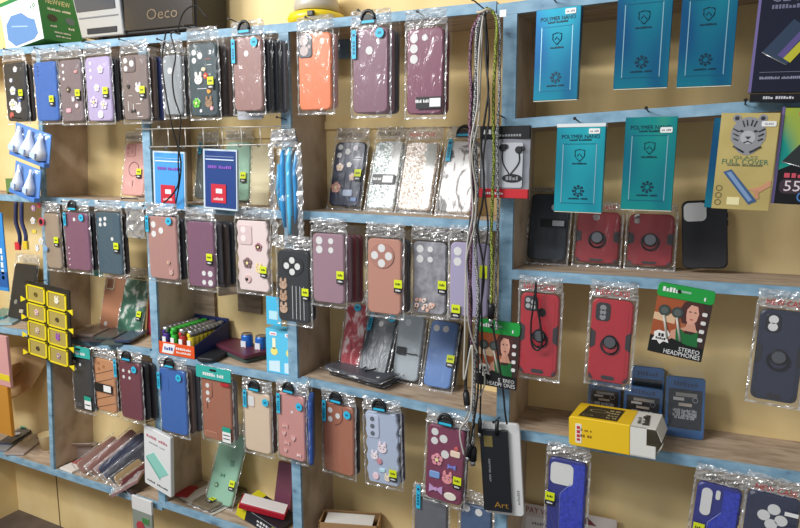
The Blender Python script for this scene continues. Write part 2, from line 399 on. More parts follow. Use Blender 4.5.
    for k in range(n):
        c = stack[k % len(stack)]; R = random.Random(seed+k); th = t
        MB_ = M @ Matrix.Translation((dxs*(k+1)+R.uniform(-.001, .0015), .0142*(k+1), R.uniform(-.004, .003)))
        word = COLNAME.get(c, 'dark'); od = ('directly', 'second', 'third', 'fourth')[k]
        lb = f'{word} bagged case hanging {od} behind the {short}'
        q = thing('phone_case', lb, 'phone case', MB_, 'phone cases hanging behind others')
        MB().rr(0, h/2, w*.98, h*.985, .011, 0, th, mat(c, .4), .0022).build('shell', q)
        MB().grid(-w/2-.006, w/2+.006, -.006, h+.02, 4, 6, lambda u, v: -.0012+.5*th*(u in (0, 1))+R.uniform(-.0004, .0004), BAG, True).build('bag', q)
    return o
COLNAME = {'22242A': 'black', '6A2A32': 'maroon', '3A302C': 'dark brown', '26305A': 'navy', '4A4A50': 'charcoal', '8C6A78': 'mauve', 'C9A0A0': 'pale pink', '5A4A44': 'brown', '2B4A9A': 'blue', '8E8C90': 'grey', '241E24': 'blackish'}
def lean(key, base, top, Yt=.125, **kw):
    """matrix of a thing standing on a shelf and leaning back on the wall, and its length"""
    P = at(top[0], top[1], Yt); lo, hi = -.02, Yt
    for _ in range(40):                                # foot depth for which the thing leans straight back
        Yb = (lo+hi)/2
        if at(base[0], base[1], Yb).x < P.x: hi = Yb
        else: lo = Yb
    Yb = min(max(Yb, .012), Yt-.012); Q = at(base[0], base[1], Yb); Q.z = top_z(key, Q.x)+.0095
    return frame(Q, P), (P-Q).length
def wide(px0, px1, py, Y): return (at(px1, py, Y)-at(px0, py, Y)).length
def lie(key, near, far, up=0.):
    """matrix of a thing lying on a shelf, its top towards 'far', its face up"""
    a = on(key, *near, up); b = on(key, *far, up); z = (b-a).normalized()
    # face up: local -y is world +z
    y = Vector((0, 0, -1)); y = (y - z*y.dot(z)).normalized(); x = y.cross(z)
    return Matrix(((x.x, y.x, z.x, a.x), (x.y, y.y, z.y, a.y), (x.z, y.z, z.z, a.z), (0, 0, 0, 1))), (b-a).length
# ================================================================== TOP ROW, left and middle bays
# (kind, u, v from top, radius, colour)
case('black case with white and blue flower charms at the far left of the top row', (5, 63, 26, 121), '24262C', sticker=(.32, .55), n=1, stack=('3A302C',), short='far left black floral case',
     decos=[('f', .1, .12, .008, 'F0F0F4'), ('d', -.15, .3, .006, 'D8DCE8'), ('f', -.1, .48, .012, 'E9ECF4'), ('f', -.15, .72, .016, 'F4F2F0'), ('b', .1, .8, .013, 'F0F0F4'), ('d', -.25, .9, .009, 'C05A50'), ('f', .2, .62, .009, '4A6EB0')], title='FASHION CASE')
case('plain bright blue case with lime sticker, second in the top row', (34.5, 62, 57, 121), '2F62AE', sticker=(.3, .66), n=1, stack=('6A2A32',), short='plain blue case in the top row',
     holes=[(-.3, .08, .003), (-.3, .15, .003), (-.3, .22, .003)], title='FASHION CASE', hole_col='2A4A86')
case('grey taupe case with pink charms, third in the top row', (60, 60, 82, 121.5), '77686C', sticker=(.36, .57), n=1, stack=('3A302C',), short='third taupe case in the top row',
     holes=[(-.3, .08, .004), (-.3, .19, .004), (-.3, .3, .004)], decos=[('r', .3, .2, .006, 'D89A94'), ('f', -.1, .48, .008, '4A3A3E'), ('r', -.15, .82, .009, 'EDA6B4'), ('d', .25, .75, .006, 'F0D6DA'), ('b', .1, .65, .006, 'E8D8DC')], title='FASHION CASE')
case('lavender case with white flower charms in the top row', (86, 57, 111, 121), 'AEA0C4', sticker=(.33, .56), n=2, stack=('22242A', '3A302C'), short='lavender case in the top row',
     holes=[(-.28, .09, .004), (-.28, .2, .004), (-.28, .31, .004)], decos=[('f', .15, .2, .010, 'EAE2F0'), ('f', -.05, .48, .009, 'F4F0FA'), ('f', -.2, .7, .014, 'D8C8EC'), ('f', .2, .75, .012, 'E4D8F2'), ('d', .05, .9, .010, 'F0E8F6')], title='FASHION CASE')
case('taupe case covered in white doodles with three large camera holes, top row', (122, 55, 148, 120), '7A6A66', sticker=(.33, .57), n=2, stack=('5A4A44', '26305A'), short='doodled taupe case in the top row', dxs=.009,
     island=(-.18, .14, .5, .24, 'r', '6C5C5A'), holes=[(-.3, .08, .0065), (-.3, .2, .0065), (-.06, .13, .0075)],
     decos=[('b', .15, .52, .010, 'F2EEEA'), ('l', -.2, .62, .006, 'F2EEEA'), ('l', .1, .75, .008, 'F2EEEA'), ('v', -.1, .8, .008, 'F2EEEA'), ('h', -.25, .48, .006, '2E2A2A'), ('w', -.1, .86, .007, '2E2A2A'), ('d', .1, .9, .004, 'F2EEEA'), ('l', .15, .95, .010, 'F2EEEA'), ('v', -.3, .78, .012, 'F2EEEA'), ('d', .25, .68, .004, 'F2EEEA')], title='FASHION CASE')
case('plain light grey case with one camera hole, behind the dangling black cable', (163, 55, 182, 115), '8F9498', n=2, stack=('4A4A50', '22242A'), short='light grey case', holes=[(-.1, .26, .0075), (-.35, .1, .003)], title='FASHION CASE')
case('dark teal case with colourful sticker charms and three camera holes', (189, 43, 217, 116), '2E4248', sticker=(.32, .55), n=3, stack=('3A302C', '5A4A44', '3A302C'), short='dark teal sticker case',
     holes=[(-.3, .12, .0065), (-.3, .23, .0065), (-.08, .17, .0075)], dxs=.008,
     decos=[('b', -.15, .5, .012, 'F4EEE8'), ('f', .12, .45, .007, 'D8483C'), ('f', -.25, .82, .011, '6CC83C'), ('b', .2, .83, .011, '9C7A5A'), ('l', -.05, .62, .014, 'ECECEC'), ('l', .2, .22, .008, 'C84A40'), ('r', .05, .36, .006, 'F2D8B0'), ('d', .22, .66, .006, 'E8A040'), ('l', .25, .3, .007, 'ECECEC'), ('d', -.1, .93, .004, 'ECECEC'), ('f', .3, .9, .005, 'F0B0C0')], title='FASHION CASE')
case('dusty rose case with blue round sticker on black hanger, left of the blue upright', (233, 37, 262, 111), '96706A', dot=(.3, .08), strip=(-.44, .18, .05), hanger=True, n=3, stack=('22242A', '22242A', '4A4A50'), short='dusty rose top-row case', dxs=.011,
     holes=[(-.02, .22, .0065)], title=None)
case('bright orange case with grey two-lens camera plate, top row', (298, 33, 331, 110), 'E07A4A', n=1, stack=('C9A0A0',), short='orange case', island=(-.27, .16, .42, .3, 'r', '4E5058'), holes=[(-.3, .09, .0105), (-.3, .22, .0105), (-.14, .17, .004)], hole_col='C8B8B4', title=None, dxs=.003)
case('plum mauve case with single camera hole and blue strip on black hanger, top row', (352, 28, 388, 113), '7E5566', dot=(.3, .07), strip=(-.43, .18, .055), hanger=True, n=2, stack=('8C6A78', '4A4A50'), short='plum hanger case in the top row', holes=[(-.02, .26, .008), (-.3, .2, .003)])
case('dark plum case with barcode label and three camera holes in a row, top row', (406, 28, 443, 114), '7C3F57', n=1, stack=('6A2A32',), short='dark plum barcode case', holes=[(-.3, .11, .0085), (-.3, .23, .0085), (-.3, .35, .0085), (0, .11, .006)], title='FASHION CASE',
     extra=lambda o, w, h, t: MB().box(-w*.2, w*.5, -.0052, -.0047, .010, .032, BLACK).box(w*.18, w*.48, -.0056, -.0052, .013, .029, WHITE).text('~Rock ROSE', -.002, .024, .006, -.0058, WHITE, .028).build('barcode_label', o))
# silver backing insert seen under the dusty rose case
Mi, hi = frame(at(250, 120, -.03)), .04
MB().rr(0, .016, .072, .03, .006, 0, .004, mat('B9BCC2', .3, .3)).build('phone_case', None, Mi)
tag(bpy.data.objects['phone_case.%03d' % max(int(o.name[11:] or 0) for o in bpy.data.objects if o.name.startswith('phone_case.'))], 'silver clear case edge poking out below the dusty rose case', 'phone case')
# ================================================================== ROW BELOW: hung on the second shelf, left and centre
case('thin clear case in a glossy bag, leftmost of the second hanging row', (45, 214, 60, 268), 'A89888', sticker=(.35, .5), n=1, stack=('3A302C',), short='thin clear case', shell=mat('9C8A78', .2), title=None)
case('plum case with blue strip and round sticker hanging beside the thin clear case', (65, 213, 89, 270), '7A4F66', dot=(.3, .08), strip=(-.4, .12, .035), n=2, stack=('22242A', '4A4A50'), short='left plum case', hanger=True,
     holes=[(-.05, .12, .005)], decos=[('d', -.35, .62, .002, 'E8E0E4'), ('d', -.35, .72, .002, 'E8E0E4'), ('d', -.35, .82, .002, 'E8E0E4'), ('d', -.35, .92, .002, 'E8E0E4')])
case('dark teal plain case with flower-shaped camera holes and lime sticker, second hanging row', (97, 213, 121, 274), '3C5664', sticker=(.35, .55), n=1, stack=('3A302C',), short='plain dark teal case', holes=[(-.3, .12, .0055), (-.1, .1, .0055), (-.32, .2, .0055), (-.12, .19, .0055), (.15, .42, .005)])
case('rose brown case with three white camera holes and blue round sticker, second hanging row', (148, 217, 177, 279), 'AC8078', dot=(.3, .06), strip=(-.46, .12, .04), n=3, stack=('22242A', '4A4A50', '22242A'), short='rose brown case by the blue upright', holes=[(-.28, .13, .008), (-.28, .28, .008), (-.02, .22, .008)], dxs=.010, decos=[('f', .2, .72, .006, 'C49A90'), ('b', .28, .88, .007, 'D2AAA0')])
case('plum case hanging upside down with camera holes at the bottom', (187, 222, 214, 287), '795068', sticker=(.38, .55), n=3, stack=('4A4A50', '3A302C', '22242A'), short='upside-down plum case', holes=[(.1, .78, .006), (.34, .78, .0075), (.1, .92, .006), (.34, .92, .0075)], title='FASHION CASE', dxs=.007)
case('puffy pale pink wavy case with flower and bear charms', (236, 221, 269, 291), 'E6D2CE', sticker=(.36, .7), n=0, wavy=True, island=(-.2, .2, .42, .28, 'r', 'DCC4C2'), holes=[(-.25, .13, .008), (-.25, .25, .008)], hole_col='EFE2DE',
     decos=[('f', .2, .36, .010, 'B07A82'), ('d', .2, .36, .007, 'F2E8E6'), ('f', -.15, .6, .013, '8A6A6C'), ('b', .2, .68, .010, 'F0DCA0'), ('d', -.15, .83, .010, 'D8B8B4'), ('h', -.18, .84, .006, '8A5A60')], title='FASHION CASE')
case('black case with white stripes, round four-hole camera plate and three brown bears', (277, 251, 309, 322), '23272C', sticker=(.42, .58), n=1, stack=('22242A',), short='striped bear case', title='FASHION CASE', Y=-.05,
     island=(0, .2, .72, .3, 'c', '1A1D22'), holes=[(0, .13, .0075), (-.18, .21, .0075), (.17, .21, .0075), (0, .29, .0075)],
     decos=[('b', -.3, .49, .011, 'C2A088'), ('b', -.3, .66, .011, 'B89478'), ('b', -.3, .83, .011, 'C8A890')]+[('v', -.02+.12*k, .72, .038, 'D8DADC') for k in range(4)])
case('dusty mauve case with four camera holes at the left of the middle bay', (312, 234, 344, 303), '9A7A86', sticker=(.42, .6), n=3, stack=('8C6A78', '6A2A32', '6A2A32'), short='dusty mauve middle-bay case', holes=[(-.27, .1, .0085), (.1, .1, .0065), (-.27, .23, .0085), (.1, .23, .0065)], title='FASHION CASE', dxs=.006)
case('salmon brown case with round four-hole camera plate in the middle bay', (367, 239, 401, 314), 'BC8674', sticker=(.45, .6), n=2, stack=('5A4A44', '22242A'), short='salmon middle-bay case', island=(-.06, .22, .74, .34, 'c', 'B07C6C'), holes=[(-.06, .12, .0085), (-.27, .22, .0085), (.15, .22, .0085), (-.06, .32, .0085)], title='PERFUME CASE', dxs=.003)
case('clear case with black bumper edge and pink glitter flakes at the bottom', (412, 242, 446, 314), '8E8C90', sticker=(.42, .6), n=0, rim='2A2C32', holes=[(-.28, .1, .008), (.03, .1, .006), (-.28, .24, .008), (.03, .24, .006)], title='FASHION CASE',
     shell=ramp_mat('greyclear', [(.3, '77767C'), (.7, 'A9A8AE')], (1, 1, 1), 60, 4, .12, .3), decos=[('d', random.uniform(-.42, .42), random.uniform(.8, .96), .004, random.choice(['F2D2C4', 'E8B8A4', 'FAE6DC'])) for _ in range(16)])
case('lavender case with two camera holes behind the hanging cables', (449, 243, 488, 317), 'A9A0BE', n=1, stack=('22242A',), short='lavender case behind the cables', holes=[(-.3, .12, .0085), (-.3, .26, .0085)], title='FASHION CASE', sticker=(-.3, .93),
     extra=lambda o, w, h, t: MB().box(w*.3, w*.5, -.0052, -.0048, h*.55, h*.72, LIME).build('lime_tag', o))
# ================================================================== THIRD HANGING ROW
def teal_header(o, w, h, t):
    MB().rr(0, h+.018, w+.018, .032, .003, -.007, -.0062, mat('2FA79C', .5)).text('~fashion case', 0, h+.014, .008, -.0075, WHITE, w*.7).rr(0, h+.026, .022, .006, .003, -.0075, -.0071, BLACK).build('header_card', o)
def red_tag(o, w, h, t):
    teal_header(o, w, h, t)
    MB().box(w*.22, w*.5, -.0052, -.0047, h*.93, h*.98, mat('B0222C', .5)).build('red_tag', o)
    MB().box(w*.22, w*.5, -.0052, -.0047, h*.02, h*.19, WHITE).box(w*.22, w*.5, -.0054, -.0052, h*.19, h*.27, mat('1F9C86', .5)).box(w*.25, w*.47, -.0055, -.0052, h*.13, h*.145, BLACK).box(w*.25, w*.47, -.0055, -.0052, h*.07, h*.085, BLACK).build('info_label', o)
    MB().rr(-w*.22, h*.08, w*.4, h*.09, .002, -.0008, .0002, mat('C08A70', .5)).rr(-w*.22, h*.08, w*.36, h*.075, .002, -.0012, -.0007, mat('A5694F', .5)).build('debossed_badge', o)
    MB().tube([(-w*.12, -.0006, h*.95), (-w*.12, -.0006, h*.72), (-w*.3, -.0006, h*.62), (-w*.3, -.0006, h*.5)], .0009, mat('7C4A38'), 5).build('debossed_line', o)
case('black case with teal card header and small info label, third hanging row', (73, 358, 92, 410), '2C2E33', n=1, stack=('22242A',), short='black teal-header case', holes=[(-.33, .1, .0045), (-.05, .14, .0045), (-.3, .24, .0045)],
     extra=lambda o, w, h, t: (teal_header(o, w, h, t), MB().box(w*.12, w*.46, -.0052, -.0047, h*.06, h*.28, WHITE).box(w*.12, w*.46, -.0054, -.0052, h*.22, h*.3, mat('1F9C86')).box(w*.16, w*.42, -.0055, -.0052, h*.13, h*.15, BLACK).build('info_label', o), MB().text('E201', -w*.28, h*.1, .011, -.0008, mat('7A7C80')).build('embossed_text', o)))
case('tan case with diagonal brown stripes and black barcode label', (95, 360, 115, 411), 'C28A62', n=1, stack=('5A4A44',), short='tan striped case', Y=-.022, holes=[(-.25, .09, .005), (-.25, .2, .005), (0, .14, .005)], hole_col='A06A3C',
     extra=lambda o, w, h, t: ([MB().tube([(-w*.46, -.0004, h*(.04+.16*k)), (w*.46, -.0004, h*(.2+.16*k))], .0011, mat('7A4C2C'), 5).build('stripe', o) for k in range(5)], MB().box(-w*.45, w*.4, -.0052, -.0047, h*.38, h*.54, BLACK).box(0, w*.36, -.0055, -.0052, h*.4, h*.52, WHITE).build('barcode_label', o)))
case('maroon case with blue strip and round sticker, right of the tan striped case', (120, 363, 141, 419), '6B2F3E', dot=(.28, .1), strip=(-.62, .14, .05), n=2, stack=('22242A', '241E24'), short='maroon third-row case', holes=[(-.28, .16, .0045), (0, .16, .0045), (-.28, .27, .0045), (0, .27, .0045)], hanger=True, dxs=.008)
case('plain royal blue case with blue round sticker hanging on the blue upright', (160, 370, 186, 433), '2F62AC', dot=(.3, .1), strip=(-.47, .2, .045), n=2, stack=('5A4A44', '4A4A50'), short='royal blue third-row case', hanger=True, dxs=.010, holes=[(-.32, .14, .002)], hole_col='2450A0', decos=[('v', -.15, .25, .02, '2A5AA2')])
case('copper brown case under a teal card header with three camera holes', (202, 380, 231, 440), 'A3664E', n=1, stack=('8E8C90',), short='copper teal-header case', holes=[(-.28, .12, .006), (-.28, .24, .006), (-.28, .36, .006)], extra=red_tag)
case('cream beige case with one square camera window on black hanger', (244, 393, 270, 452), 'D9C2A8', dot=(.38, .12), strip=(-.4, .12, .045), n=1, stack=('5A4A44',), short='cream hanger case', hanger=True, holes=[(-.2, .24, .003)],
     extra=lambda o, w, h, t: MB().rr(-w*.2, h*.85, w*.28, h*.2, .005, -.0008, .001, mat('C8A898')).rr(-w*.2, h*.85, w*.24, h*.17, .004, -.0012, -.0006, HOLE).build('camera_window', o))
case('salmon pink case with embossed bows and hearts on black hanger', (277, 395, 305, 459), 'C98E88', dot=(.36, .14), strip=(-.42, .16, .05), n=1, stack=('22242A',), short='salmon embossed case', hanger=True, holes=[(.05, .26, .0035)], yaw=-4,
     decos=[('w', -.2, .5, .008, 'DDB0AA'), ('w', -.15, .76, .008, 'DDB0AA'), ('h', .1, .66, .008, 'DDB0AA'), ('h', -.25, .62, .007, 'DDB0AA'), ('w', .3, .9, .006, 'F0D8D4'), ('h', -.2, .88, .006, 'DDB0AA')])
case('copper case with three camera holes and blue sticker on black hanger, middle bay', (322, 405, 354, 473), 'A8694F', dot=(.34, .1), strip=(-.42, .12, .05), n=1, stack=('22242A',), short='copper hanger case', hanger=True, holes=[(-.25, .1, .0065), (-.25, .23, .0065), (0, .16, .0065)], yaw=-5,
     extra=lambda o, w, h, t: MB().tube([(w*.15, -.0006, h*.97), (w*.15, -.0006, h*.8), (w*.05, -.0006, h*.73), (-w*.1, -.0006, h*.7)], .0009, mat('7C4A38'), 5).build('debossed_line', o))
case('pale blue wavy case with rabbit charms and three ring lenses', (365, 413, 399, 484), 'AEBAD0', wavy=True, sticker=(.33, .83), n=1, stack=('26305A',), short='pale blue wavy case', hanger=True, tilt=-2,
     island=(-.25, .2, .38, .32, 'r', 'BCC6DA'), holes=[(-.25, .1, .0055), (-.25, .2, .0055), (-.25, .3, .0055)], hole_col='5A6270', decos=[('b', .02, .5, .011, 'F0E0E6'), ('b', -.22, .62, .009, 'F4E8EC'), ('d', -.08, .68, .007, 'C98A94'), ('r', 0, .8, .007, 'B8E0EA'), ('d', -.2, .9, .008, 'F0D0D8'), ('b', .15, .9, .008, 'F2E2C8')])
case('magenta plum case with pink flower, bow and bear charms', (426, 427, 463, 502), '7A2E4E', sticker=(.38, .68), n=1, stack=('241E24',), short='magenta charm case', hanger=True, tilt=2,
     holes=[(-.3, .09, .008), (-.3, .21, .008), (-.06, .16, .009), (0, .36, .009)], decos=[('f', -.2, .45, .013, 'E89AA8'), ('r', .28, .32, .011, 'F0D8C0'), ('w', .2, .5, .009, '7C86D8'), ('r', -.25, .66, .012, '7AA0D8'), ('b', .1, .68, .012, 'E8969C'), ('w', -.2, .85, .015, 'C8A0D0'), ('o', .2, .9, .014, 'ECE6D8'), ('d', .3, .25, .005, 'C8585A')])
# silver inside of the bag packs, prints and small helpers for boxes and cards
def hungM(box, Y=-.02, tilt=0., yaw=0., nl=True, nx=0, ny=-8):
    xl, yt, xr, yb = box; xm = (xl+xr)/2; a = at(xm, yt, Y); b = at(xm, yb, Y)
    w = (at(xr, (yt+yb)/2, Y)-at(xl, (yt+yb)/2, Y)).length*.97
    if nl: nail(xm+nx, yt+ny, max(.012, -Y+.006))
    b.x = at(xm, (yt+yb)/2, Y).x - (a-b).length/2*math.sin(math.radians(tilt))
    return Matrix.Translation(b) @ Matrix.Rotation(math.radians(tilt), 4, 'Y') @ Matrix.Rotation(math.radians(yaw), 4, 'Z'), w, (a-b).length
# ================================================================== CASES LEANING ON SHELVES
def leancase(key, base, top, wpx, label, col, Yt=.122, **kw):
    M, h = lean(key, base, top, Yt); w = kw.pop('w', None) or wide(base[0]-wpx/2, base[0]+wpx/2, (base[1]+top[1])/2, .06)
    return case(label, None, col, M=M, w=w, h=h, bagm=BAG2, **kw)
case_b1 = leancase('L2', (132, 198), (136, 143), 22, 'pale pink case with magnetic ring outline standing behind the second upright', 'D09C94', sticker=(.3, .58), title='FASHION CASE', island=(-.2, .14, .46, .24, 'r', 'C48C84'), holes=[(-.3, .1, .006), (-.1, .17, .006), (-.3, .2, .005)], hole_col='B07A72',
    extra=lambda o, w, h, t: MB().ring(0, h*.5, .019, .021, -.0008, .001, mat('7A3C44')).box(-.001, .001, -.0008, .001, h*.17, h*.28, mat('7A3C44')).build('magnet_ring', o))
leancase('M2', (343, 203), (351, 142), 31, 'navy case with pink flower print leaning at the left of the middle bay', '27304A', sticker=(.38, .52), title='PERFUME CASE', holes=[(-.32, .08, .0065), (-.32, .21, .0065), (-.06, .15, .0075)],
    decos=[('f', -.25, .4, .010, 'F0D8C8'), ('f', .05, .36, .007, 'E8E4E8'), ('d', .2, .1, .007, 'C8C4CC'), ('f', -.3, .72, .013, 'E8A898'), ('f', .2, .55, .009, 'F0C8C0'), ('r', .1, .8, .013, 'B8C8E0'), ('l', .3, .24, .010, 'E0E0E8'), ('l', .28, .28, .010, 'E0E0E8'), ('r', .32, .9, .008, '6E8CC0')])
GLIT = ramp_mat('silver_glitter', [(.2, '5E6C6A'), (.45, 'A8B4B0'), (.75, 'F4F8F6')], (1, 1, 1), 330, 2, .5, .3, .1, vor=True)
GLIT2 = ramp_mat('gold_glitter', [(.2, '8A7462'), (.45, 'C6B29E'), (.75, 'FBF3EA')], (1, 1, 1), 330, 2, .5, .3, .1, vor=True)
CLEARGREY = mat('A9A9A2', .2)
def half_clear(o, w, h, t):
    pts = [(w*.46, h*.03), (w*.46, h*.97)]
    for k in range(13): pts.append((w*(.12+.02*k*.6+.05*math.sin(k*2.3)), h*(.97-.078*k)))
    MB().prism(pts, -.0006, .0005, CLEARGREY).build('clear_half', o)
def barcode(o, w, h, t):
    half_clear(o, w, h, t)
    MB().box(-w*.38, w*.42, -.0052, -.0047, h*.35, h*.49, BLACK).box(0, w*.36, -.0056, -.0052, h*.37, h*.47, WHITE).text('~Rock ROSE', -w*.2, h*.42, .006, -.0056, WHITE, w*.3).build('barcode_label', o)
leancase('M2', (379, 205), (390, 141), 28, 'silver glitter case fading to clear with black barcode label, leaning', 'A8B4B0', shell=GLIT, title='PERFUME CASE', extra=barcode, holes=[(-.25, .1, .007)], hole_col='8C9896')
leancase('M2', (413, 207), (423, 142), 33, 'gold glitter case fading to clear, leaning right of the silver glitter case', 'C6B29E', shell=GLIT2, title='NEW CASE', tcol='C0222C', extra=half_clear, holes=[(-.25, .1, .005), (-.25, .18, .005)], hole_col='B8A490')
MARB = ramp_mat('marble_print', [(.40, 'EEEDEA'), (.5, 'E8E6E4'), (.535, '7A726E'), (.6, '3E3A3A')], (14, 14, 7), 2.2, 7, .5, 0, 0, 1.4)
leancase('M2', (453, 208), (464, 141), 34, 'white case with grey and black marble print, leaning behind the cables', 'EEEDEA', shell=MARB, strip=(-.38, .14, .05), hanger=True)
leancase('L2', (236, 199), (238, 142), 25, 'mint green case leaning on the wall behind the wire rack', '9CC4AC', sticker=(.3, .6), title='FASHION CASE', rough=.3)
leancase('L2', (203, 197), (207, 144), 19, 'dark grey green case leaning left of the mint case', '4C5450', strip=(-.3, .08, .03), short='x')
leancase('M3', (349, 364), (357, 304), 20, 'red glitter marbled case in shiny bag at the left of the middle shelf', 'B03038', Yt=.11, shell=ramp_mat('red_glitter', [(.3, '8A1C28'), (.5, 'C8505A'), (.62, 'EFD8D6')], (6, 6, 3), 9, 6, .4, .3, 0, 1.), dot=(.1, .05), title=None)
leancase('M3', (370, 369), (384, 314), 27, 'charcoal navy case with one camera hole leaning on the middle shelf', '33404C', strip=(-.4, .14, .045), dot=(.35, .06), holes=[(-.02, .16, .0065)], n=1, stack=('22242A',), short='leaning charcoal navy case', dxs=.007, title=None)
leancase('M3', (404, 371), (412, 315), 26, 'silver clear case in crinkled bag leaning right of the charcoal case', '9CA6AC', shell=mat('A4AEB4', .4, .15), title=None, extra=lambda o, w, h, t: MB().box(-w*.4, -w*.05, -.0052, -.0048, h*.38, h*.5, BLACK).box(w*.0, w*.42, -.0052, -.0048, h*.4, h*.415, BLACK).build('black_label', o), hole_col='C8D0D4', holes=[(-.1, .12, .008)])
leancase('M3', (436, 380), (445, 321), 27, 'cornflower blue case with two camera holes leaning beside the cables', '5A80BC', holes=[(-.27, .12, .0075), (.08, .12, .0075)], sticker=(.42, .58), n=1, stack=('22242A',), short='leaning cornflower case', dxs=.006, title=None)
leancase('L4b', (217, 488), (234, 434), 24, 'mint case with small charms leaning under the copper case, bottom bay', '90BCA2', decos=[('w', -.05, .6, .007, '5A8A72'), ('b', .2, .42, .007, '6A9A80'), ('f', -.2, .75, .007, '5A8A72')], sticker=(.4, .7), rough=.25, title=None)
leancase('L3', (108, 318), (116, 276), 20, 'copper gold case with framed camera window leaning in the left bay', 'B98060', rough=.25, holes=[(-.2, .9, .007)], extra=lambda o, w, h, t: MB().rr(-w*.18, h*.85, w*.4, h*.22, .004, -.003, 0, mat('E8D8C0', .2, .5)).rr(-w*.18, h*.85, w*.3, h*.17, .003, -.0035, -.003, mat('8A5A40')).build('camera_plate', o), title=None)
leancase('L3', (127, 321), (137, 279), 23, 'dark green case with white speckled border leaning beside the copper gold case', '3E6E58', shell=ramp_mat('green_speckle', [(.42, '335E4C'), (.52, '4E7C66'), (.6, 'D6DAD2')], (9, 9, 9), 3.2, 6, .3, .3), sticker=(.38, .66), title=None)
leancase('L3', (18, 316), (26, 264), 22, 'black patterned case leaning in the far left bay', '1E2024', Yt=.11, decos=[('r', .1, .85, .010, 'C8C0A8'), ('d', -.2, .7, .008, '8A8A80'), ('l', 0, .4, .014, '5A5A58')], title=None)
# right-hand bay, standing on the dark shelf
def armor(col, ringc='9A9CA0', hx=0., bold=True):
    dk = mat('2C2A2E', .5)
    def f(o, w, h, t):
        MB().disc(hx*w, h*.5, .0125, -.004, .001, mat('3A383C', .35, .8), 28, .001).disc(hx*w, h*.5, .010, -.0048, -.004, mat('8A8C90', .3, 1.), 28).build('ring_disc', o)
        MB().ring(hx*w, h*.455, .0135, .0165, -.0035, -.001, mat('2A282C', .3, .7)).build('finger_ring', o)
        for s in (-1, 1):
            MB().prism([(s*w*.5, h*.4), (s*w*.5, h*.64), (s*w*.37, h*.6), (s*w*.37, h*.44)][::s], -.0015, .001, dk).build('side_grip', o)
            MB().prism([(s*w*.47, h*.03), (s*w*.47, h*.1), (s*w*.36, h*.03)][::s], -.0012, .001, dk).build('corner_guard', o)
        MB().rr(0, h*.06, w*.32, h*.045, .003, -.0015, .001, dk).build('bottom_slot', o)
        MB().rr(0, h*.5, w*.8, h*.93, .008, -.0006, .0004, mat(col, .42, vary=.06, bscale=200)).build('armour_panel', o)
    return f
RED, DRED = 'B0202E', '7E2028'
leancase('R2', (545, 267), (551, 194), 39, 'dark navy case in clear box standing at the left end of the right bay', '1F2A38', Yt=.11, rough=.3, holes=[(.12, .2, .006)], title='FASHION CASE', head=.014, extra=lambda o, w, h, t: MB().box(-w*.2, w*.45, -.0052, -.0048, h*.5, h*.62, BLACK).box(w*.12, w*.42, -.0056, -.0052, h*.52, h*.6, STEEL).build('barcode_label', o))
leancase('R2', (595, 273), (599, 212), 44, 'dark red ring case standing on the shelf below the left lower turquoise box', '94222C', Yt=.10, holes=[(-.05, .1, .007)], extra=armor('94222C'), title='NEW CASE', tcol='B0202A', head=.02)
leancase('R2', (648, 276), (652, 214), 46, 'dark red ring case standing on the shelf beside the black case', '94222C', Yt=.10, holes=[(-.32, .06, .0055), (-.32, .14, .0055)], extra=armor('94222C'), title=None, head=.02)
leancase('R2', (704, 279), (704, 200), 47, 'black case with one large square camera window standing on the right shelf', '1C1C22', Yt=.10, rough=.6, title=None, bag=False,
    extra=lambda o, w, h, t: MB().rr(-w*.2, h*.83, w*.5, h*.27, .009, -.0012, .001, HOLE).build('camera_window', o) or MB().prism([(w*.49, h*.02), (w*.49, h*.7), (w*.16, h*.68), (w*.04, h*.6), (w*.04, h*.02)], -.0012, .0005, mat('24242E', .75, bump=.3)).tube([(w*.16, -.0012, h*.69), (w*.04, -.0012, h*.6), (w*.04, -.0012, h*.02)], .0006, mat('4A4A54'), 5).build('textured_panel', o))
# ================================================================== RIGHT BAY, hanging cases
def plate3(col='2A2A2E'): return (-.22, .15, .36, .22, 'r', col)
case('red ring case with black strap looped over it, hanging in the right bay', (519, 294, 558, 376), RED, island=(-.22, .12, .36, .18, 'r', '2A2A2E'), holes=[(-.3, .08, .0045), (-.3, .15, .0045), (-.16, .1, .0045), (-.16, .16, .0045), (.06, .22, .0085)], extra=armor(RED, hx=.02), title='NEW CASE', tcol='C01E2C', Y=-.03, hole_col='A8A8AA')
case('red ring case hanging unobstructed beside the headphone pack, right bay', (589, 300, 631, 383), RED, island=plate3(), holes=[(-.22, .1, .0055), (-.22, .155, .0055), (-.22, .21, .0055)], extra=armor(RED), title='NEW CASE', tcol='C01E2C', tilt=1, Y=-.025, hole_col='8A8A8E')
case('dark navy ring case hanging at the right edge of the photo', (754, 311, 803, 402), '2A3042', island=(-.2, .14, .34, .2, 'r', '1E222C'), holes=[(-.2, .1, .007), (-.2, .18, .007)], extra=armor('2E3448'), title='NEW CASE', tcol='C01E2C', tilt=1.5, Y=-.02)
def bluepanel(o, w, h, t):
    MB().prism([(w*.45, h*.02), (w*.45, h*.97), (w*.1, h*.97), (w*.1, h*.72), (-w*.16, h*.58), (-w*.16, h*.02)], -.0012, .0005, ramp_mat('blue_weave', [(.3, '1C2C9C'), (.7, '2C42C4')], (1, 1, 1), 160, 4, .5, .5)).tube([(w*.1, -.0012, h*.72), (-w*.16, -.0012, h*.58), (-w*.16, -.0012, h*.02)], .0007, mat('7E88D0'), 5).build('textured_panel', o)
case('deep blue textured case with square camera window, hanging below the yellow box', (547, 460, 585, 541), '20287E', extra=lambda o, w, h, t: (bluepanel(o, w, h, t), MB().rr(-w*.14, h*.82, w*.6, h*.26, .009, -.0016, .001, HOLE).build('camera_window', o)), sticker=(-.42, .5), title='FASHION CASE', Y=-.02)
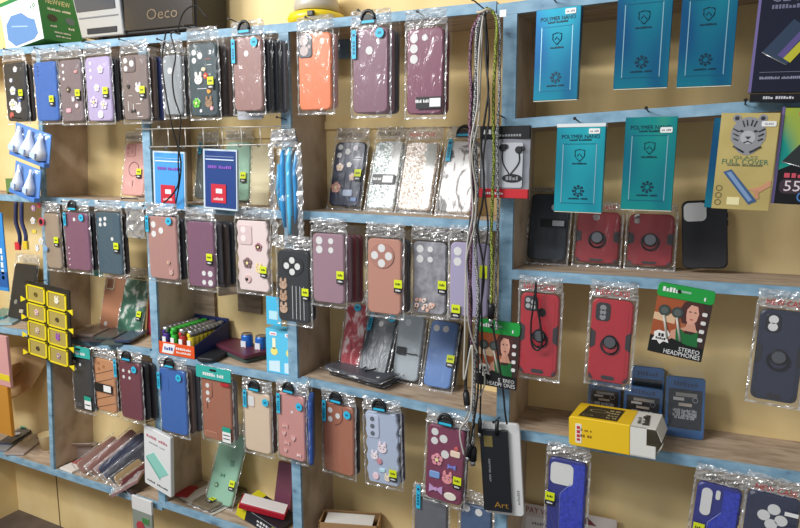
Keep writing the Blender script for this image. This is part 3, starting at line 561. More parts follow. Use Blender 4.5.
case('deep blue textured case with oval camera window, bottom right of the photo', (691, 485, 736, 576), '20287E', extra=lambda o, w, h, t: (bluepanel(o, w, h, t), MB().rr(-w*.26, h*.8, w*.24, h*.3, .010, -.0016, .001, HOLE).rr(-w*.02, h*.9, w*.1, h*.1, .004, -.0016, .001, HOLE).build('camera_window', o)), sticker=(-.34, .52), title='FASHION CASE', tilt=3, Y=-.02)
case('dark navy case with four camera holes in a diamond, bottom right corner', (742, 495, 794, 590), '262C48', rim='343C66', holes=[(.02, .14, .0095), (-.16, .22, .0095), (.18, .24, .0095), (0, .3, .0095)], title='NEW CASE', tcol='B81E28', tilt=2, Y=-.02, extra=lambda o, w, h, t: MB().box(w*.22, w*.48, -.0052, -.0048, h*.84, h*.88, WHITE).build('price_sticker', o))
case('slate blue case in shiny bag hanging at the bottom below the black charger card', (460, 506, 490, 575), '4A6284', holes=[(-.3, .06, .008), (.1, .08, .008)], title='FASHION CASE', Y=-.012, nl=False, sticker=(.3, .5))
case('blue case seen edge-on between the salmon and copper cases', None, '2E5AA8', M=Matrix.Translation(at(310, 460, -.045)) @ Matrix.Rotation(math.radians(-60), 4, 'Z'), w=.07, h=.155, title=None)
case('charcoal clear case in shiny bag hanging behind the magenta charm case', (414, 500, 446, 570), '5E6068', shell=mat('686A72', .18), Y=-.012, nl=False, strip=(-.35, -.02, .055), title=None)
# ================================================================== SCREEN-PROTECTOR BOXES
TEAL = ramp_mat('teal_foil', [(.36, '1C5E8E'), (.48, '1F829C'), (.6, '269EAE'), (.72, '38B8BC')], (7, 7, 1.5), 2.2, 1, .3, .12, .6, bdist=.004)  # hue bands painted into the colour stand in for the foil's vertical highlight
DTEAL = mat('1D6A86', .35, .5); INK = mat('0E3448', .4, .3); LITE = mat('9AC8D8', .3, .6)
def protector(label, box, Y=-.03, tilt=0., yaw=0., topw=False, pr=(.28, .95), th=.012, foil=None, group=None, ny=-5):
    M, w, h = hungM(box, Y, tilt, yaw, ny=ny)
    o = thing('screen_protector_box', label, 'screen protector', M, 'turquoise screen protector boxes')
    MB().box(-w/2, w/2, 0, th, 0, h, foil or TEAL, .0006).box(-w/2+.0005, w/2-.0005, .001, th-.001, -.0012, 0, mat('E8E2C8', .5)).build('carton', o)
    b = MB()
    for x0, x1, z0, z1 in ((-.36, .34, .1, .107), (-.36, .34, .80, .807)): b.box(w*x0, w*x1, -.0006, 0, h*z0, h*z1, DTEAL)
    for x in (-.36, .33): b.box(w*x, w*(x+.018), -.0006, 0, h*.1, h*.807, LITE)
    b.build('frame_line', o)
    b = MB().text('POLYMER NANO', 0, h*.89, .007, -.0008, INK, w*.78).text('~SCREEN PROTECTOR', 0, h*.85, .003, -.0008, INK, w*.45).text('~Anti-Static', 0, h*.575, .003, -.0008, INK, w*.3).text('~Tempered Glass', 0, h*.16, .0028, -.0008, INK, w*.4); b.build('printed_title', o)
    b = MB(); z = h*.67; r = w*.1
    sh = [(-r, z+r), (0, z+r*1.25), (r, z+r), (r*.95, z-r*.2), (0, z-r*1.25), (-r*.95, z-r*.2)]
    for i in range(6): p, q = sh[i], sh[(i+1) % 6]; b.tube([(p[0], -.0005, p[1]), (q[0], -.0005, q[1])], .0007, INK, 4)
    b.tube([(-r*.5, -.0005, z-r*.2), (-r*.1, -.0005, z+r*.4), (r*.5, -.0005, z-r*.3)], .0007, INK, 4); b.build('shield_emblem', o)
    b = MB(); z = h*.25; b.ring(0, z, w*.05, w*.065, -.0008, 0, INK)
    for k in range(8): a = k*math.pi/4; b.disc(w*.1*math.cos(a), z+w*.1*math.sin(a), w*.028, -.0008, 0, INK, 8)
    b.build('rosette_emblem', o)
    if pr: MB().rr(w*pr[0], h*pr[1], .019, .009, .002, -.0012, 0, WHITE).text('~Rs 100', w*pr[0], h*pr[1], .003, -.0014, mat('7A8088'), .014).build('price_sticker', o)
    if topw: MB().box(-w/2, w/2, -.001, th, h, h+.006, mat('D8DCDC', .5)).build('hang_flap', o)
    return o
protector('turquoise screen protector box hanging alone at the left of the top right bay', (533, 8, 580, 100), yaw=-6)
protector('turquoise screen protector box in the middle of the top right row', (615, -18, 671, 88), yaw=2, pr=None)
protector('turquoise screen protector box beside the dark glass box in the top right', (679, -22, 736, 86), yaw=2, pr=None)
protector('bright turquoise box with white flap, left of the lower hanging row', (554, 127, 604, 212), topw=True, yaw=-2, foil=ramp_mat('bright_foil', [(.34, '1E8AA0'), (.5, '28ACBA'), (.66, '58D4D4')], (7, 7, 1.5), 2.2, 1, .34, .12, .5, bdist=.004))  # lighter copy of the teal foil, its reflected light painted into the colour
protector('green turquoise box with low price sticker, in front of a red ring case', (622, 117, 675, 210), pr=(.3, .86), foil=ramp_mat('green_foil', [(.34, '1A7A90'), (.5, '22A09C'), (.64, '5EC08A')], (7, 7, 1.5), 2.2, 1, .3, .12, .55, bdist=.004), yaw=1)  # banded like the teal foil, with the sheen put into the colour
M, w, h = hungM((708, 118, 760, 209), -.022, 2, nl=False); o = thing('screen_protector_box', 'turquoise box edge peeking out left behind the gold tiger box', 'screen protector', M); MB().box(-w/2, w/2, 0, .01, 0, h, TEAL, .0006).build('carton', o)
# gold box with a tiger head
GOLD = ramp_mat('gold_foil', [(.3, 'B8A468'), (.5, 'D8C27A'), (.7, 'E6D898')], (2, 2, 2), 3, 3, .35, .1, .5, bdist=.004)
M, w, h = hungM((715, 113, 775, 210), -.038, 1.5); o = thing('screen_protector_box', 'gold screen protector box with a grey tiger head picture', 'screen protector', M)
MB().box(-w/2, w/2, 0, .012, 0, h, GOLD, .0006).build('carton', o)
G = mat('8E8E92', .5); GK = mat('2E2E32', .5); z0 = h*.78; b = MB()
b.prism([(w*.3*math.cos(a)*(1 if math.sin(a) > -.3 else .9), z0+h*.2*math.sin(a)*(.9 if math.sin(a) > 0 else 1.05)) for a in [2*math.pi*k/24 for k in range(24)]], -.0008, 0, G)
for s in (-1, 1): b.disc(s*w*.22, h*.945, w*.075, -.0009, 0, G, 14); b.disc(s*w*.22, h*.945, w*.04, -.0012, -.0009, GK, 12)
b.disc(0, z0-h*.03, w*.13, -.0012, -.0008, mat('B0B0B4'), 16)
for s in (-1, 1):
    b.disc(s*w*.12, z0+h*.035, w*.035, -.0014, -.0008, GK, 10, 0, w*.022)
    for k in range(3):
        b.tube([(s*w*(.27-.01*k), -.0011, z0+h*(.06-.05*k)), (s*w*(.17), -.0011, z0+h*(.03-.045*k))], .0012, GK, 4)
    b.tube([(s*w*.05, -.0011, h*.93), (s*w*.03, -.0011, z0+h*.09)], .001, GK, 4); b.tube([(s*w*.12, -.0011, h*.92), (s*w*.08, -.0011, z0+h*.08)], .001, GK, 4)
    b.tube([(s*w*.24, -.0011, h*.66), (s*w*.05, -.0011, h*.6)], .0016, GK, 4)
b.prism([(-w*.05, z0-h*.02), (0, z0-h*.05), (w*.05, z0-h*.02)], -.0018, -.0012, GK); b.tube([(-w*.07, -.0015, z0-h*.085), (0, -.0015, z0-h*.065), (w*.07, -.0015, z0-h*.085)], .0009, GK, 4)
b.build('tiger_head', o)
MB().text('GLASS', 0, h*.545, .005, -.0008, mat('5E7A54'), w*.42).text('FULL COVER', 0, h*.5, .008, -.0008, mat('4E7A5C'), w*.8).text('~SCREEN PROTECTOR', 0, h*.465, .003, -.0008, mat('6A6A4A'), w*.6).build('printed_title', o)
MB().prism([(-w*.36, h*.39), (w*.14, h*.06), (w*.28, h*.1), (-w*.22, h*.42)], -.001, 0, mat('3E5C84', .3)).prism([(-w*.3, h*.385), (w*.14, h*.09), (w*.2, h*.11), (-w*.22, h*.395)], -.0014, -.001, mat('7C98BC', .25)).build('phone_picture', o)
MB().prism([(w*.1, h*.215), (w*.3, h*.19), (w*.48, h*.26), (w*.48, h*.32), (w*.3, h*.25)], -.0012, 0, mat('C89070')).prism([(w*.2, h*.2), (w*.26, h*.12), (w*.31, h*.13), (w*.28, h*.22)], -.0014, 0, mat('C08868')).build('pointing_hand_picture', o)
b = MB()
for k in range(3): b.ring(-w*.4, h*(.07+.075*k), .0035, .0048, -.0006, 0, mat('6A5E3A'), 12)
b.box(-w*.24, -w*.02, -.0006, 0, h*.05, h*.13, mat('E6DCA8')); b.build('badge', o)
MB().rr(w*.33, h*.89, .02, .008, .002, -.0014, 0, WHITE).text('GLASS', w*.33, h*.89, .003, -.0016, BLACK, .012).build('price_sticker', o)
# dark glossy boxes at the right edge
def darkbox(label, box, Y, tilt, txt, c1='14182C'):
    M, w, h = hungM(box, Y, tilt); o = thing('screen_protector_box', label, 'screen protector', M)
    MB().box(-w/2, w/2, 0, .016, 0, h, mat(c1, .25), .0006).build('carton', o); MB().box(-w/2-.001, -w/2+.003, -.0006, .012, 0, h, mat('8A7CB4', .3, .6)).build('edge_foil', o)
    return o, w, h
o, w, h = darkbox('dark navy glass box with a phone picture in the top right corner', (754, -22, 818, 92), -.03, 1.5, '')
MB().text('GLASS', w*.02, h*.84, .014, -.0008, mat('8A8AA0', .3, .5), w*.62).text('~FINGERPRINT', w*.02, h*.755, .006, -.0008, mat('6A6A84'), w*.6).text('~Anti-static fingerprint', 0, h*.13, .004, -.0008, mat('8A8AA0'), w*.7).box(-w*.36, w*.45, -.0005, 0, h*.18, h*.183, mat('8A8AA0')).build('printed_title', o)
MB().prism([(-w*.36, h*.36), (w*.06, h*.24), (w*.48, h*.5), (w*.1, h*.64)], -.0008, 0, mat('2E3E54', .3)).prism([(w*.0, h*.3), (w*.12, h*.26), (w*.44, h*.47), (w*.36, h*.52)], -.0012, -.0008, mat('B8B432', .3)).prism([(-w*.1, h*.33), (0, h*.3), (w*.34, h*.53), (w*.26, h*.56)], -.0012, -.0008, mat('5A4E86', .3)).tube([(-w*.36, -.001, h*.36), (w*.06, -.001, h*.24)], .0012, STEEL, 4).build('phone_picture', o)
MB().box(-w*.47, w*.5, -.001, .016, -.014, -.002, mat('101018', .3)).text('~EASY INSTALL', 0, -.008, .004, -.0014, mat('C8C8D0'), w*.5).build('bottom_flap', o)
o, w, h = darkbox('black holographic box with a 55D number badge at the right edge', (776, 107, 840, 205), -.03, 1.5, '', '0E0E12')
MB().prism([(-w*.47, h*.35), (w*.5, h*.62), (w*.5, h*.99), (-w*.47, h*.99)], -.0006, 0, ramp_mat('holo_foil', [(.25, '1E4C8C'), (.38, '1EA090'), (.5, 'B8C43C'), (.6, 'D8843C'), (.75, 'A83C6C')], (9, 1, 3), 1.3, 1, .3, 0, .4, .3)).build('holographic_print', o)
MB().prism([(-w*.42, h*.44), (w*.1, h*.34), (w*.5, h*.62), (w*.5, h*.8), (-w*.1, h*.66)], -.001, -.0006, mat('2A3030', .2)).tube([(-w*.42, -.001, h*.44), (w*.1, -.001, h*.36), (w*.5, -.001, h*.6)], .001, STEEL, 4).build('phone_picture', o)
MB().text('~TAIWAN', -w*.05, h*.3, .007, -.0008, mat('C84C5C'), w*.6).text('55D', -w*.08, h*.19, .016, -.0008, mat('E0D0D4'), w*.5).rr(-w*.02, h*.185, w*.78, h*.15, .008, -.0004, 0, mat('3A2A34')).ring(w*.0, h*.08, .006, .008, -.0008, 0, mat('4A7CB8')).text('~MAGIC', w*.02, h*.94, .007, -.0008, mat('E04848'), w*.5).build('printed_title', o)
# ================================================================== CARDS, PACKS AND OTHER GOODS
def solid(name, label, cat, M, parts, group=None):
    o = thing(name, label, cat, M, group)
    for nm, mb in parts: mb.build(nm, o)
    return o
# blue peg packages with a red label
for box, c1, c2, lb in (((154, 153, 184, 208), '4B9AD8', 'D8E8F4', 'light blue flat package with red square label, hanging on the wire rack'), ((204, 151, 236, 208), '22407E', 'C8D4E8', 'navy blue flat package with red square label, in front of the mint case')):
    M, w, h = hungM(box, -.03, 2, nl=False)
    o = solid('accessory_package', lb, 'package', M, [('card', MB().box(-w/2, w/2, 0, .006, 0, h, mat(c1, .35), .001)), ('clear_border', MB().box(-w/2-.005, w/2+.003, .001, .007, -.004, h+.004, mat('C6D4DE', .25))),
      ('red_label', MB().box(-w*.28, w*.2, -.0016, -.001, h*.09, h*.42, mat('C4283A', .4)).box(-w*.12, w*.08, -.002, -.0016, h*.26, h*.34, WHITE)), ('label_text', MB().text('~Battery', -w*.04, h*.16, .006, -.0022, mat('F0D0D0'), w*.3)),
      ('printed_title', MB().text('~Phone Battery', 0, h*.72, .007, -.0016, mat('8A5AC0'), w*.75)), ('wave_print', MB().box(-w*.45, w*.45, -.0014, -.001, h*.84, h*.86, mat(c2, .4)).box(-w*.45, w*.45, -.0014, -.001, h*.9, h*.905, mat(c2, .4)))])
# white wire rack with hooks
M = frame(at(150, 146, -.012)); o = thing('wire_rack', 'white wire rack with hooks fixed across the bay above the blue packages', 'rack', M)
Mi = M.inverted(); WIRE = mat('D8D4CA', .35, .4)
def W(px, py, dy=0): return Mi @ at(px, py, -.012+dy)
MB().tube([W(136, 129), W(150, 129), W(220, 127.5), W(291, 126)], .0014, WIRE, 6).build('top_wire', o)
MB().tube([W(150, 147), W(220, 145.5), W(285, 144)], .0014, WIRE, 6).build('bottom_wire', o)
for px in (152, 168, 185, 203, 222, 241, 260, 279):
    y = 129-(px-150)*.02; MB().tube([W(px, y), W(px+1, y+18)], .0012, WIRE, 6).tube(smooth_path([W(px+1, y+18), W(px, y+19, -.02), W(px-2, y+20, -.035), W(px-3, y+17, -.045)], 4), .0012, STEEL, 6).build('hook', o)
MB().text('~NET', W(160, 127).x, W(160, 127).z, .006, -.004, WHITE).build('size_mark', o)
# loose papers and books standing on the second shelf
def standing(name, label, cat, key, base, top, wpx, th, m, Yt=.125, extra=None):
    M, h = lean(key, base, top, Yt); M = M @ Matrix.Translation((0, 0, -.0092)); w = wide(base[0]-wpx/2, base[0]+wpx/2, (base[1]+top[1])/2, .08)
    o = thing(name, label, cat, M); MB().box(-w/2, w/2, 0, th, 0, h, m, .0008).build('cover', o)
    if extra: extra(o, w, h)
    return o
standing('notebook', 'plain cream card standing beside the mint case behind the wire rack', 'card', 'L2', (259, 200), (261, 142), 20, .006, mat('E4D8B4', .7))
standing('cardboard_sheet', 'plain cream cardboard standing right of the green speckled case', 'cardboard', 'L3', (137, 326), (141, 272), 16, .005, mat('DCC692', .8), extra=lambda o, w, h: MB().box(-w*.4, w*.3, -.0006, 0, h*.93, h*.95, mat('5A4A34')).build('printed_line', o))
standing('booklet', 'narrow pink booklet standing against the second blue upright', 'booklet', 'L3', (147, 327), (148, 285), 6, .006, mat('D8506A', .5))
standing('booklet', 'maroon booklet leaning against the third upright in the bottom bay', 'booklet', 'L4b', (281, 511), (287, 460), 16, .012, mat('6E3A4E', .5))
# long bag of cyan sticks with a black header card
M, w, h = hungM((272, 128, 303, 246), -.032, -1); o = thing('accessory_bag', 'long clear bag of bright cyan sticks with black header card, beside the wire rack', 'bag', M)
MB().prism([(-w*.48, h*.885), (w*.48, h*.885), (w*.36, h*.985), (-w*.3, h*.985)], -.008, -.007, BLACK).build('header_card', o)
for x, z0, z1, r, c in ((-.2, .16, .82, .0065, '1A96D4'), (.04, .1, .84, .0065, '4CC0EA'), (.26, .2, .8, .006, '1F8CCC'), (-.36, .3, .7, .005, '58B8E4')):
    b = MB(); b.tube([(w*x*.8, .003, h*z0), (w*x, .002, h*(z0+.2)), (w*x*.9, .003, h*(z1-.15)), (w*(x+.06), .003, h*z1)], r, mat(c, .35), 8, [r*.6, r, r, r*.7]); b.build('stick', o)
MB().prism([(-w*.1, h*.02), (w*.3, h*.02), (w*.42, h*.2), (w*.1, h*.26)], 0, .006, mat('2A2E34', .4)).build('dark_tip', o)
R = random.Random(4)
MB().grid(-w*.5, w*.5, 0, h, 8, 18, lambda u, v: -.007+R.uniform(-.003, .003)+(.006 if u in (0, 1) else 0), BAG, False, lambda u, v, x: x*(1.05-.25*v*v)).grid(-w*.54, -w*.34, 0, h*.88, 2, 26, lambda u, v: -.006+R.uniform(-.004, .004), HEAD).grid(w*.36, w*.54, 0, h*.88, 2, 26, lambda u, v: -.006+R.uniform(-.004, .004), HEAD).grid(-w*.4, w*.42, h*.84, h*.99, 8, 5, lambda u, v: -.010+R.uniform(-.004, .003), HEAD).grid(-w*.45, w*.45, 0, h*.95, 3, 3, lambda u, v: .012, BAG).build('bag', o)
# disposable lighters in their display tray
A = on('L3b', 158, 354); A.y = -.006; B = on('L3b', 192, 361); B.y = -.006; X0, X1 = A.x, B.x; ZS = top_z('L3b', (X0+X1)/2)+.0015
Wt = X1-X0; M = Matrix.Translation(Vector(((X0+X1)/2, -.006, ZS))) @ Matrix.Rotation(math.atan((BD['L3b'][1].z-BD['L3b'][0].z)/(BD['L3b'][1].x-BD['L3b'][0].x))*-1, 4, 'Y')
o = thing('lighter_tray', 'orange and blue cardboard tray full of disposable lighters', 'tray', M); OR = mat('E0541C', .5); DB = mat('1E2A5A', .5)
LZ = .134
MB().box(-Wt/2, Wt/2, 0, .002, 0, .034, OR, .0003).build('front_panel', o); MB().box(-Wt/2, Wt/2, .002, LZ, 0, .002, DB).build('base', o)
MB().hexa([(Wt/2-.002, .002, .002), (Wt/2, .002, .002), (Wt/2, LZ, .002), (Wt/2-.002, LZ, .002), (Wt/2-.002, .002, .034), (Wt/2, .002, .034), (Wt/2, LZ, .075), (Wt/2-.002, LZ, .075)], DB).build('side_panel', o)
MB().hexa([(-Wt/2, .002, .002), (-Wt/2+.002, .002, .002), (-Wt/2+.002, LZ, .002), (-Wt/2, LZ, .002), (-Wt/2, .002, .034), (-Wt/2+.002, .002, .034), (-Wt/2+.002, LZ, .075), (-Wt/2, LZ, .075)], DB).build('side_panel', o)
MB().box(-Wt/2, Wt/2, LZ-.002, LZ, .002, .08, DB).build('back_panel', o)
MB().prism([(-Wt*.42, .004), (-Wt*.1, .004), (-Wt*.02, .03), (-Wt*.36, .03)], -.0006, 0, WHITE).text('~No.1', -Wt*.22, .017, .009, -.0009, mat('24409A'), Wt*.24).text('~LIGHTERS', Wt*.2, .021, .006, -.0006, WHITE, Wt*.42).text('~Disposable', Wt*.2, .011, .005, -.0006, WHITE, Wt*.4).build('printed_label', o)
files = [('purple', ['4A2A8E', '3E2A7A', '5A3A9A', '2E2A60']), ('green', ['2CB42C', '34C03A', '289A2A', '38B83C']), ('red', ['B83030', 'C03A34', 'A82A2A', 'C4443A']), ('yellow', ['D8C01E', 'E0CC2A', 'CDB41A', 'D8C634'])]
ORD = ['front', 'second', 'third', 'fourth', 'fifth', 'sixth', 'seventh', 'rear']
pro = {}
fw = (Wt-.008)/4
for i, (nm, cs) in enumerate(files):
    for j in range(8):
        Ml = M @ Matrix.Translation((-Wt/2+.004+fw*(i+.5), .011+.0155*j, .0025))
        lab = f'{nm} disposable lighter, {ORD[j]} of its file in the orange tray'
        if nm not in pro:
            g = mat(cs[0], .2, 0, .5, coat=.5); q = thing('lighter', lab, 'lighter', Ml, 'lighters in the tray'); rw = min(fw*.42, .009)
            rw *= 1.08; b1 = MB().lathe([(rw*.9, 0), (rw, .001), (rw, .052), (rw*.95, .054)], g, n=12).build('body', q)
            b2 = MB().lathe([(rw*.95, 0), (rw*.95, .016), (rw*.7, .017)], STEEL if i != 1 else mat('30A030', .3), n=10).build('metal_hood', q); b2.location = (0, 0, .0545)
            b3 = MB().box(-rw*.5, rw*.5, -rw*1.15, -rw*.2, .055, .0635, mat(cs[1], .35), .0008).build('thumb_button', q)
            b4 = MB().box(-rw*.6, rw*.6, -rw-.0008, -rw+.001, .018, .045, WHITE).build('label', q)
            pro[nm] = (q, [b1, b2, b3, b4])
        else:
            q = pro[nm][0].copy(); COL.objects.link(q); q.matrix_world = Ml; q['label'] = lab
            for ch in pro[nm][1]:
                c = ch.copy(); COL.objects.link(c); c.parent = q
# flat things on the lighter shelf
def flatcase(label, key, near, far, col, w, up=.012, t=.011, **kw):
    M, L = lie(key, near, far, up); return case(label, None, col, M=M, w=w, h=L, t=t, bag=kw.pop('bag', False), title=None, **kw)
flatcase('dark green case lying under the maroon case beside the lighters', 'L3b', (259, 361), (222, 347), '3E4E4A', .078, .012)
flatcase('maroon case lying face up on a dark green case beside the lighters', 'L3b', (258, 362), (219, 345), '5C2C3C', .078, .0245, holes=[(-.3, .1, .006), (-.3, .2, .006), (0, .12, .006)], hole_col='4A2030', island=(-.15, .14, .6, .22, 'r', '4E2434'))
flatcase('small black flat case lying in front of the lighter tray', 'L3b', (205, 363), (226, 352), '24262A', .055, .012)
for px, lb in ((247, 'left blue drink can at the back of the lighter shelf'), (261, 'right blue drink can at the back of the lighter shelf')):
    c = on('L3b', px, 350); c.y = .095; c.x = at(px, 335, .095).x; c.z = top_z('L3b', c.x)+.001
    o = thing('drink_can', lb, 'can', Matrix.Translation(c), 'drink cans on the lighter shelf'); r = .0155
    MB().lathe([(r*.85, 0), (r, .004), (r, .05), (r*.9, .055)], mat('2A6CC4', .3, .3), n=18).build('body', o); MB().lathe([(r*.92, .0552), (r*.92, .0575), (r*.8, .0562)], STEEL, n=18).build('rim', o)
    MB().box(-.008, .008, -r-.0012, -r+.002, .012, .04, mat('D8DCE4', .4)).disc(.002, .02, .005, -r-.0018, -r-.001, mat('C83A3A'), 12).build('label', o)
# cyan boxes
a = on('L3b', 282, 375); a.y = .004; a.z = top_z('L3b', a.x)+.001; M = Matrix.Translation(a); h = (at(282, 324, 0)-at(282, 368, 0)).length; w = wide(266, 298, 345, 0)
o = thing('gift_box', 'pale cyan box printed with two yellow bulbs standing on the lighter shelf', 'box', M); MB().box(-w/2, w/2, 0, .035, 0, h, mat('5CC4E8', .4), .0008).build('carton', o)
for s in (-1, 1):
    b = MB().prism([(s*w*.24-w*.17, h*.04), (s*w*.24+w*.17, h*.04), (s*w*.24+w*.17, h*.3), (s*w*.24-w*.17, h*.26)], -.0006, 0, mat('D4ECF4', .4)).disc(s*w*.24, h*.5, w*.11, -.0008, 0, mat('F0E480', .4), 16, 0, h*.09).box(s*w*.24-w*.05, s*w*.24+w*.05, -.0008, 0, h*.56, h*.8, mat('F4F0D0')).rr(s*w*.24-w*.02, h*.9, w*.22, h*.08, .002, -.0009, 0, mat('F2F4F4')).text('~new', s*w*.24-w*.02, h*.9, .003, -.0012, mat('D04A5A'), w*.14); b.build('printed_picture', o)
M, w, h = hungM((266, 297, 281, 325), -.02, 0, nl=False); o = thing('accessory_card', 'small cyan card hanging left behind the striped bear case', 'card', M); MB().box(-w/2, w/2, 0, .003, 0, h, mat('4CBCE4', .4), .0005).build('card', o); MB().box(-w*.3, w*.3, -.0005, 0, h*.2, h*.5, mat('B8E4F2')).build('print', o)
# yellow framed card of small rings
M, w, h = hungM((26, 288, 69, 360), -.05, 4, nl=True); o = thing('ring_card', 'black card of eight yellow framed windows with small trinkets', 'trinket card', M)
MB().box(-w*.5, w*.52, 0, .004, -.002, h+.008, mat('1E1C1A', .5), .0006).build('backing_card', o); Y1 = mat('E8D41E', .4)
tc = ['8C7E4A', 'E8E4D0', 'D8B0BC', '6A6258', 'C8B0A8', '9A5AA8', '6A5A5A', 'A88A9A']
for k in range(8):
    i, j = k % 2, k//2; cx = -w*.24+w*.48*i; cz = h*(.875-.25*j)-.004*i; ww, hh = w*.44, h*.225
    b = MB()
    for x0, x1, q0, q1 in ((-.5, .5, .43, .5), (-.5, .5, -.5, -.43), (-.5, -.43, -.5, .5), (.43, .5, -.5, .5)): b.box(cx+ww*x0, cx+ww*x1, -.003, 0, cz+hh*q0, cz+hh*q1, Y1)
    b.build('yellow_frame', o); MB().box(cx-ww*.42, cx+ww*.42, -.0006, 0, cz-hh*.42, cz+hh*.42, mat('A8964E', .5)).build('window_card', o)
    b = MB()
    if k in (0, 3, 6): b.ring(cx, cz, .004, .0062, -.004, -.001, mat(tc[k], .3, .6), 14)
    else: deco(b, 'fbfhfbwf'[k], cx, cz, .0095, tc[k])
    b.build('trinket', o)
for s in (-1, 1):
    for j in range(4): MB().prism([(s*w*.48, h*(.77-.25*j)), (s*w*.6, h*(.72-.25*j)), (s*w*.6, h*(.8-.25*j))][::s], -.003, -.001, Y1).build('yellow_corner', o)
# two blister cards of white nozzle bottles
for box, n_, lb in (((14, 128, 50, 161), 3, 'upper blue card holding three white nozzle bottles'), ((14, 165, 40, 197), 2, 'lower blue card holding two white nozzle bottles')):
    M, w, h = hungM(box, -.05, 14, nl=(n_ == 3)); o = thing('glue_card', lb, 'bottle card', M, 'blue bottle cards')
    MB().box(-w/2, w/2, 0, .003, 0, h, mat('5E8ED0', .4), .0005).build('backing_card', o); MB().box(-w/2, w/2, -.014, 0, 0, h*.13, mat('4A7CC4', .4), .001).build('card_tray', o)
    for k in range(n_):
        x = w*(-.5+(k+.5)/n_)*.92; b = MB().lathe([(.003, 0), (w*.12, .003), (w*.13, h*.28), (w*.105, h*.36), (w*.045, h*.62), (w*.028, h*.8), (.001, h*.81)], mat('E6EAF2', .3), 0, 0, 12)
        bo = b.build('bottle', o); bo.location = (x, -.009, h*.14); MB().box(-w*.07, w*.07, -w*.14, -w*.115, h*.08, h*.24, mat('B4C8EA')).build('label', bo)
    MB().grid(-w*.5, w*.5, h*.05, h*.98, 5, 5, lambda u, v: -.019+.016*(u in (0, 1) or v in (0, 1))+.002*math.sin(7*u+5*v), BAG, True).build('blister', o)
# left edge goods
M, w, h = hungM((-8, 213, 5, 290), -.03, 0, nl=False); o = thing('accessory_card', 'blue printed card cut off by the left edge of the photo', 'card', M); MB().box(-w/2, w/2, 0, .004, 0, h, mat('2C86D0', .4), .0006).build('card', o); MB().text('~POWER', w*.2, h*.35, .012, -.0006, WHITE, h*.4, math.pi/2).build('printed_title', o); MB().box(-w*.5, w*.5, -.0006, 0, h*.05, h*.25, mat('1E5AA0')).build('print', o)
M, w, h = hungM((15, 202, 26, 250), -.03, 0); o = thing('lanyard', 'navy ribbon lanyard with red and yellow ends hanging from the left shelf', 'lanyard', M)
MB().tube(smooth_path([Vector((-.2*w, 0, h)), Vector((-.3*w, -.003, h*.6)), Vector((-.15*w, 0, h*.3)), Vector((-.3*w, 0, h*.05))]), .0055, mat('22284E', .6), 8).tube(smooth_path([Vector((.2*w, .004, h)), Vector((.1*w, .002, h*.6)), Vector((.3*w, .004, h*.3)), Vector((.1*w, .003, h*.04))]), .0055, mat('2A3260', .6), 8).build('ribbon', o)
MB().box(-w*.55, -w*.15, -.006, .002, 0, h*.16, mat('C82A38', .5), .001).build('red_tag', o); MB().box(w*.2, w*.6, -.006, .002, h*.03, h*.2, mat('D8B82A', .5), .001).build('yellow_tag', o)
M, w, h = hungM((28, 200, 48, 254), -.035, -3); o = thing('charm_bag', 'clear bag of pink and white charms under the bottle cards', 'charm bag', M)
for x, z, r, k, c in ((-.1, .85, .009, 'f', 'B48AB8'), (.2, .9, .008, 'd', 'D03A5A'), (-.2, .62, .010, 'f', 'E8E6EA'), (.22, .6, .012, 'd', 'D8385A'), (.22, .6, .009, 'd', 'F2EEE8'), (-.2, .42, .009, 'r', 'E8CC4A'), (.1, .24, .010, 'f', 'E4E6EC'), (-.15, .1, .008, 'b', 'F0F0F2'), (.3, .1, .007, 'd', '7AA8D8')):
    b = MB(); deco(b, k, w*x, h*z, r, c); b.build('charm', o)
R = random.Random(9); MB().grid(-w*.55, w*.55, 0, h*1.03, 6, 12, lambda u, v: -.007+R.uniform(-.003, .003), BAG, False).build('bag', o)
M, w, h = hungM((-16, 385, 9, 432), -.02, 0, nl=False); solid('accessory_pack', 'orange pack at the far left edge below the pink pack', 'pack', M, [('card', MB().box(-w/2, w/2, 0, .012, 0, h, mat('C88A28', .5), .001)), ('bag', MB().grid(-w*.5, w*.53, -.004, h, 4, 6, lambda u, v: -.004, BAG))])
M, w, h = hungM((-16, 335, 8, 384), -.02, 0, nl=False); solid('accessory_pack', 'pink pack with yellow strip at the far left edge', 'pack', M, [('card', MB().box(-w/2, w/2, 0, .010, 0, h, mat('D09A98', .5), .001)), ('yellow_strip', MB().box(-w/2, w/2, -.001, 0, h*.12, h*.24, mat('E0CC2A', .5)))])
a = at(30, 402, .09); a.z = top_z('L4', a.x)+.001; M = Matrix.Translation(Vector((at(44, 405, .09).x, .09, top_z('L4', at(44, 405, .09).x)+.001))); solid('paper_cup', 'small cream paper cup at the back of the far left bay', 'cup', M, [('body', MB().lathe([(.020, 0), (.026, .05), (.0275, .052), (.0255, .051), (.019, .003)], mat('DCCBA0', .7), n=18))])
pts = [at(-14, 352, .07), at(20, 346, .1), at(47, 350, .125), at(46, 362, .12), at(30, 388, .09), at(8, 400, .06), at(-12, 398, .05)]
M = Matrix.Translation(at(8, 402, .06)); b = MB(); Mv = M.inverted(); q = [Mv @ p for p in pts]; dn = Vector((0, .003, -.003))
b.add(q+[p+dn for p in q], [tuple(range(6, -1, -1)), tuple(range(7, 14))]+[(i, (i+1) % 7, 7+(i+1) % 7, 7+i) for i in range(7)], mat('C2A274', .8))
f = [Mv @ p for p in (at(-10, 372, .05), at(20, 362, .07), at(24, 366, .065), at(4, 384, .045))]; c = MB(); c.add(f+[p+dn for p in f], [(3, 2, 1, 0), (4, 5, 6, 7), (0, 1, 5, 4), (1, 2, 6, 5), (2, 3, 7, 6), (3, 0, 4, 7)], mat('A4845A', .8))
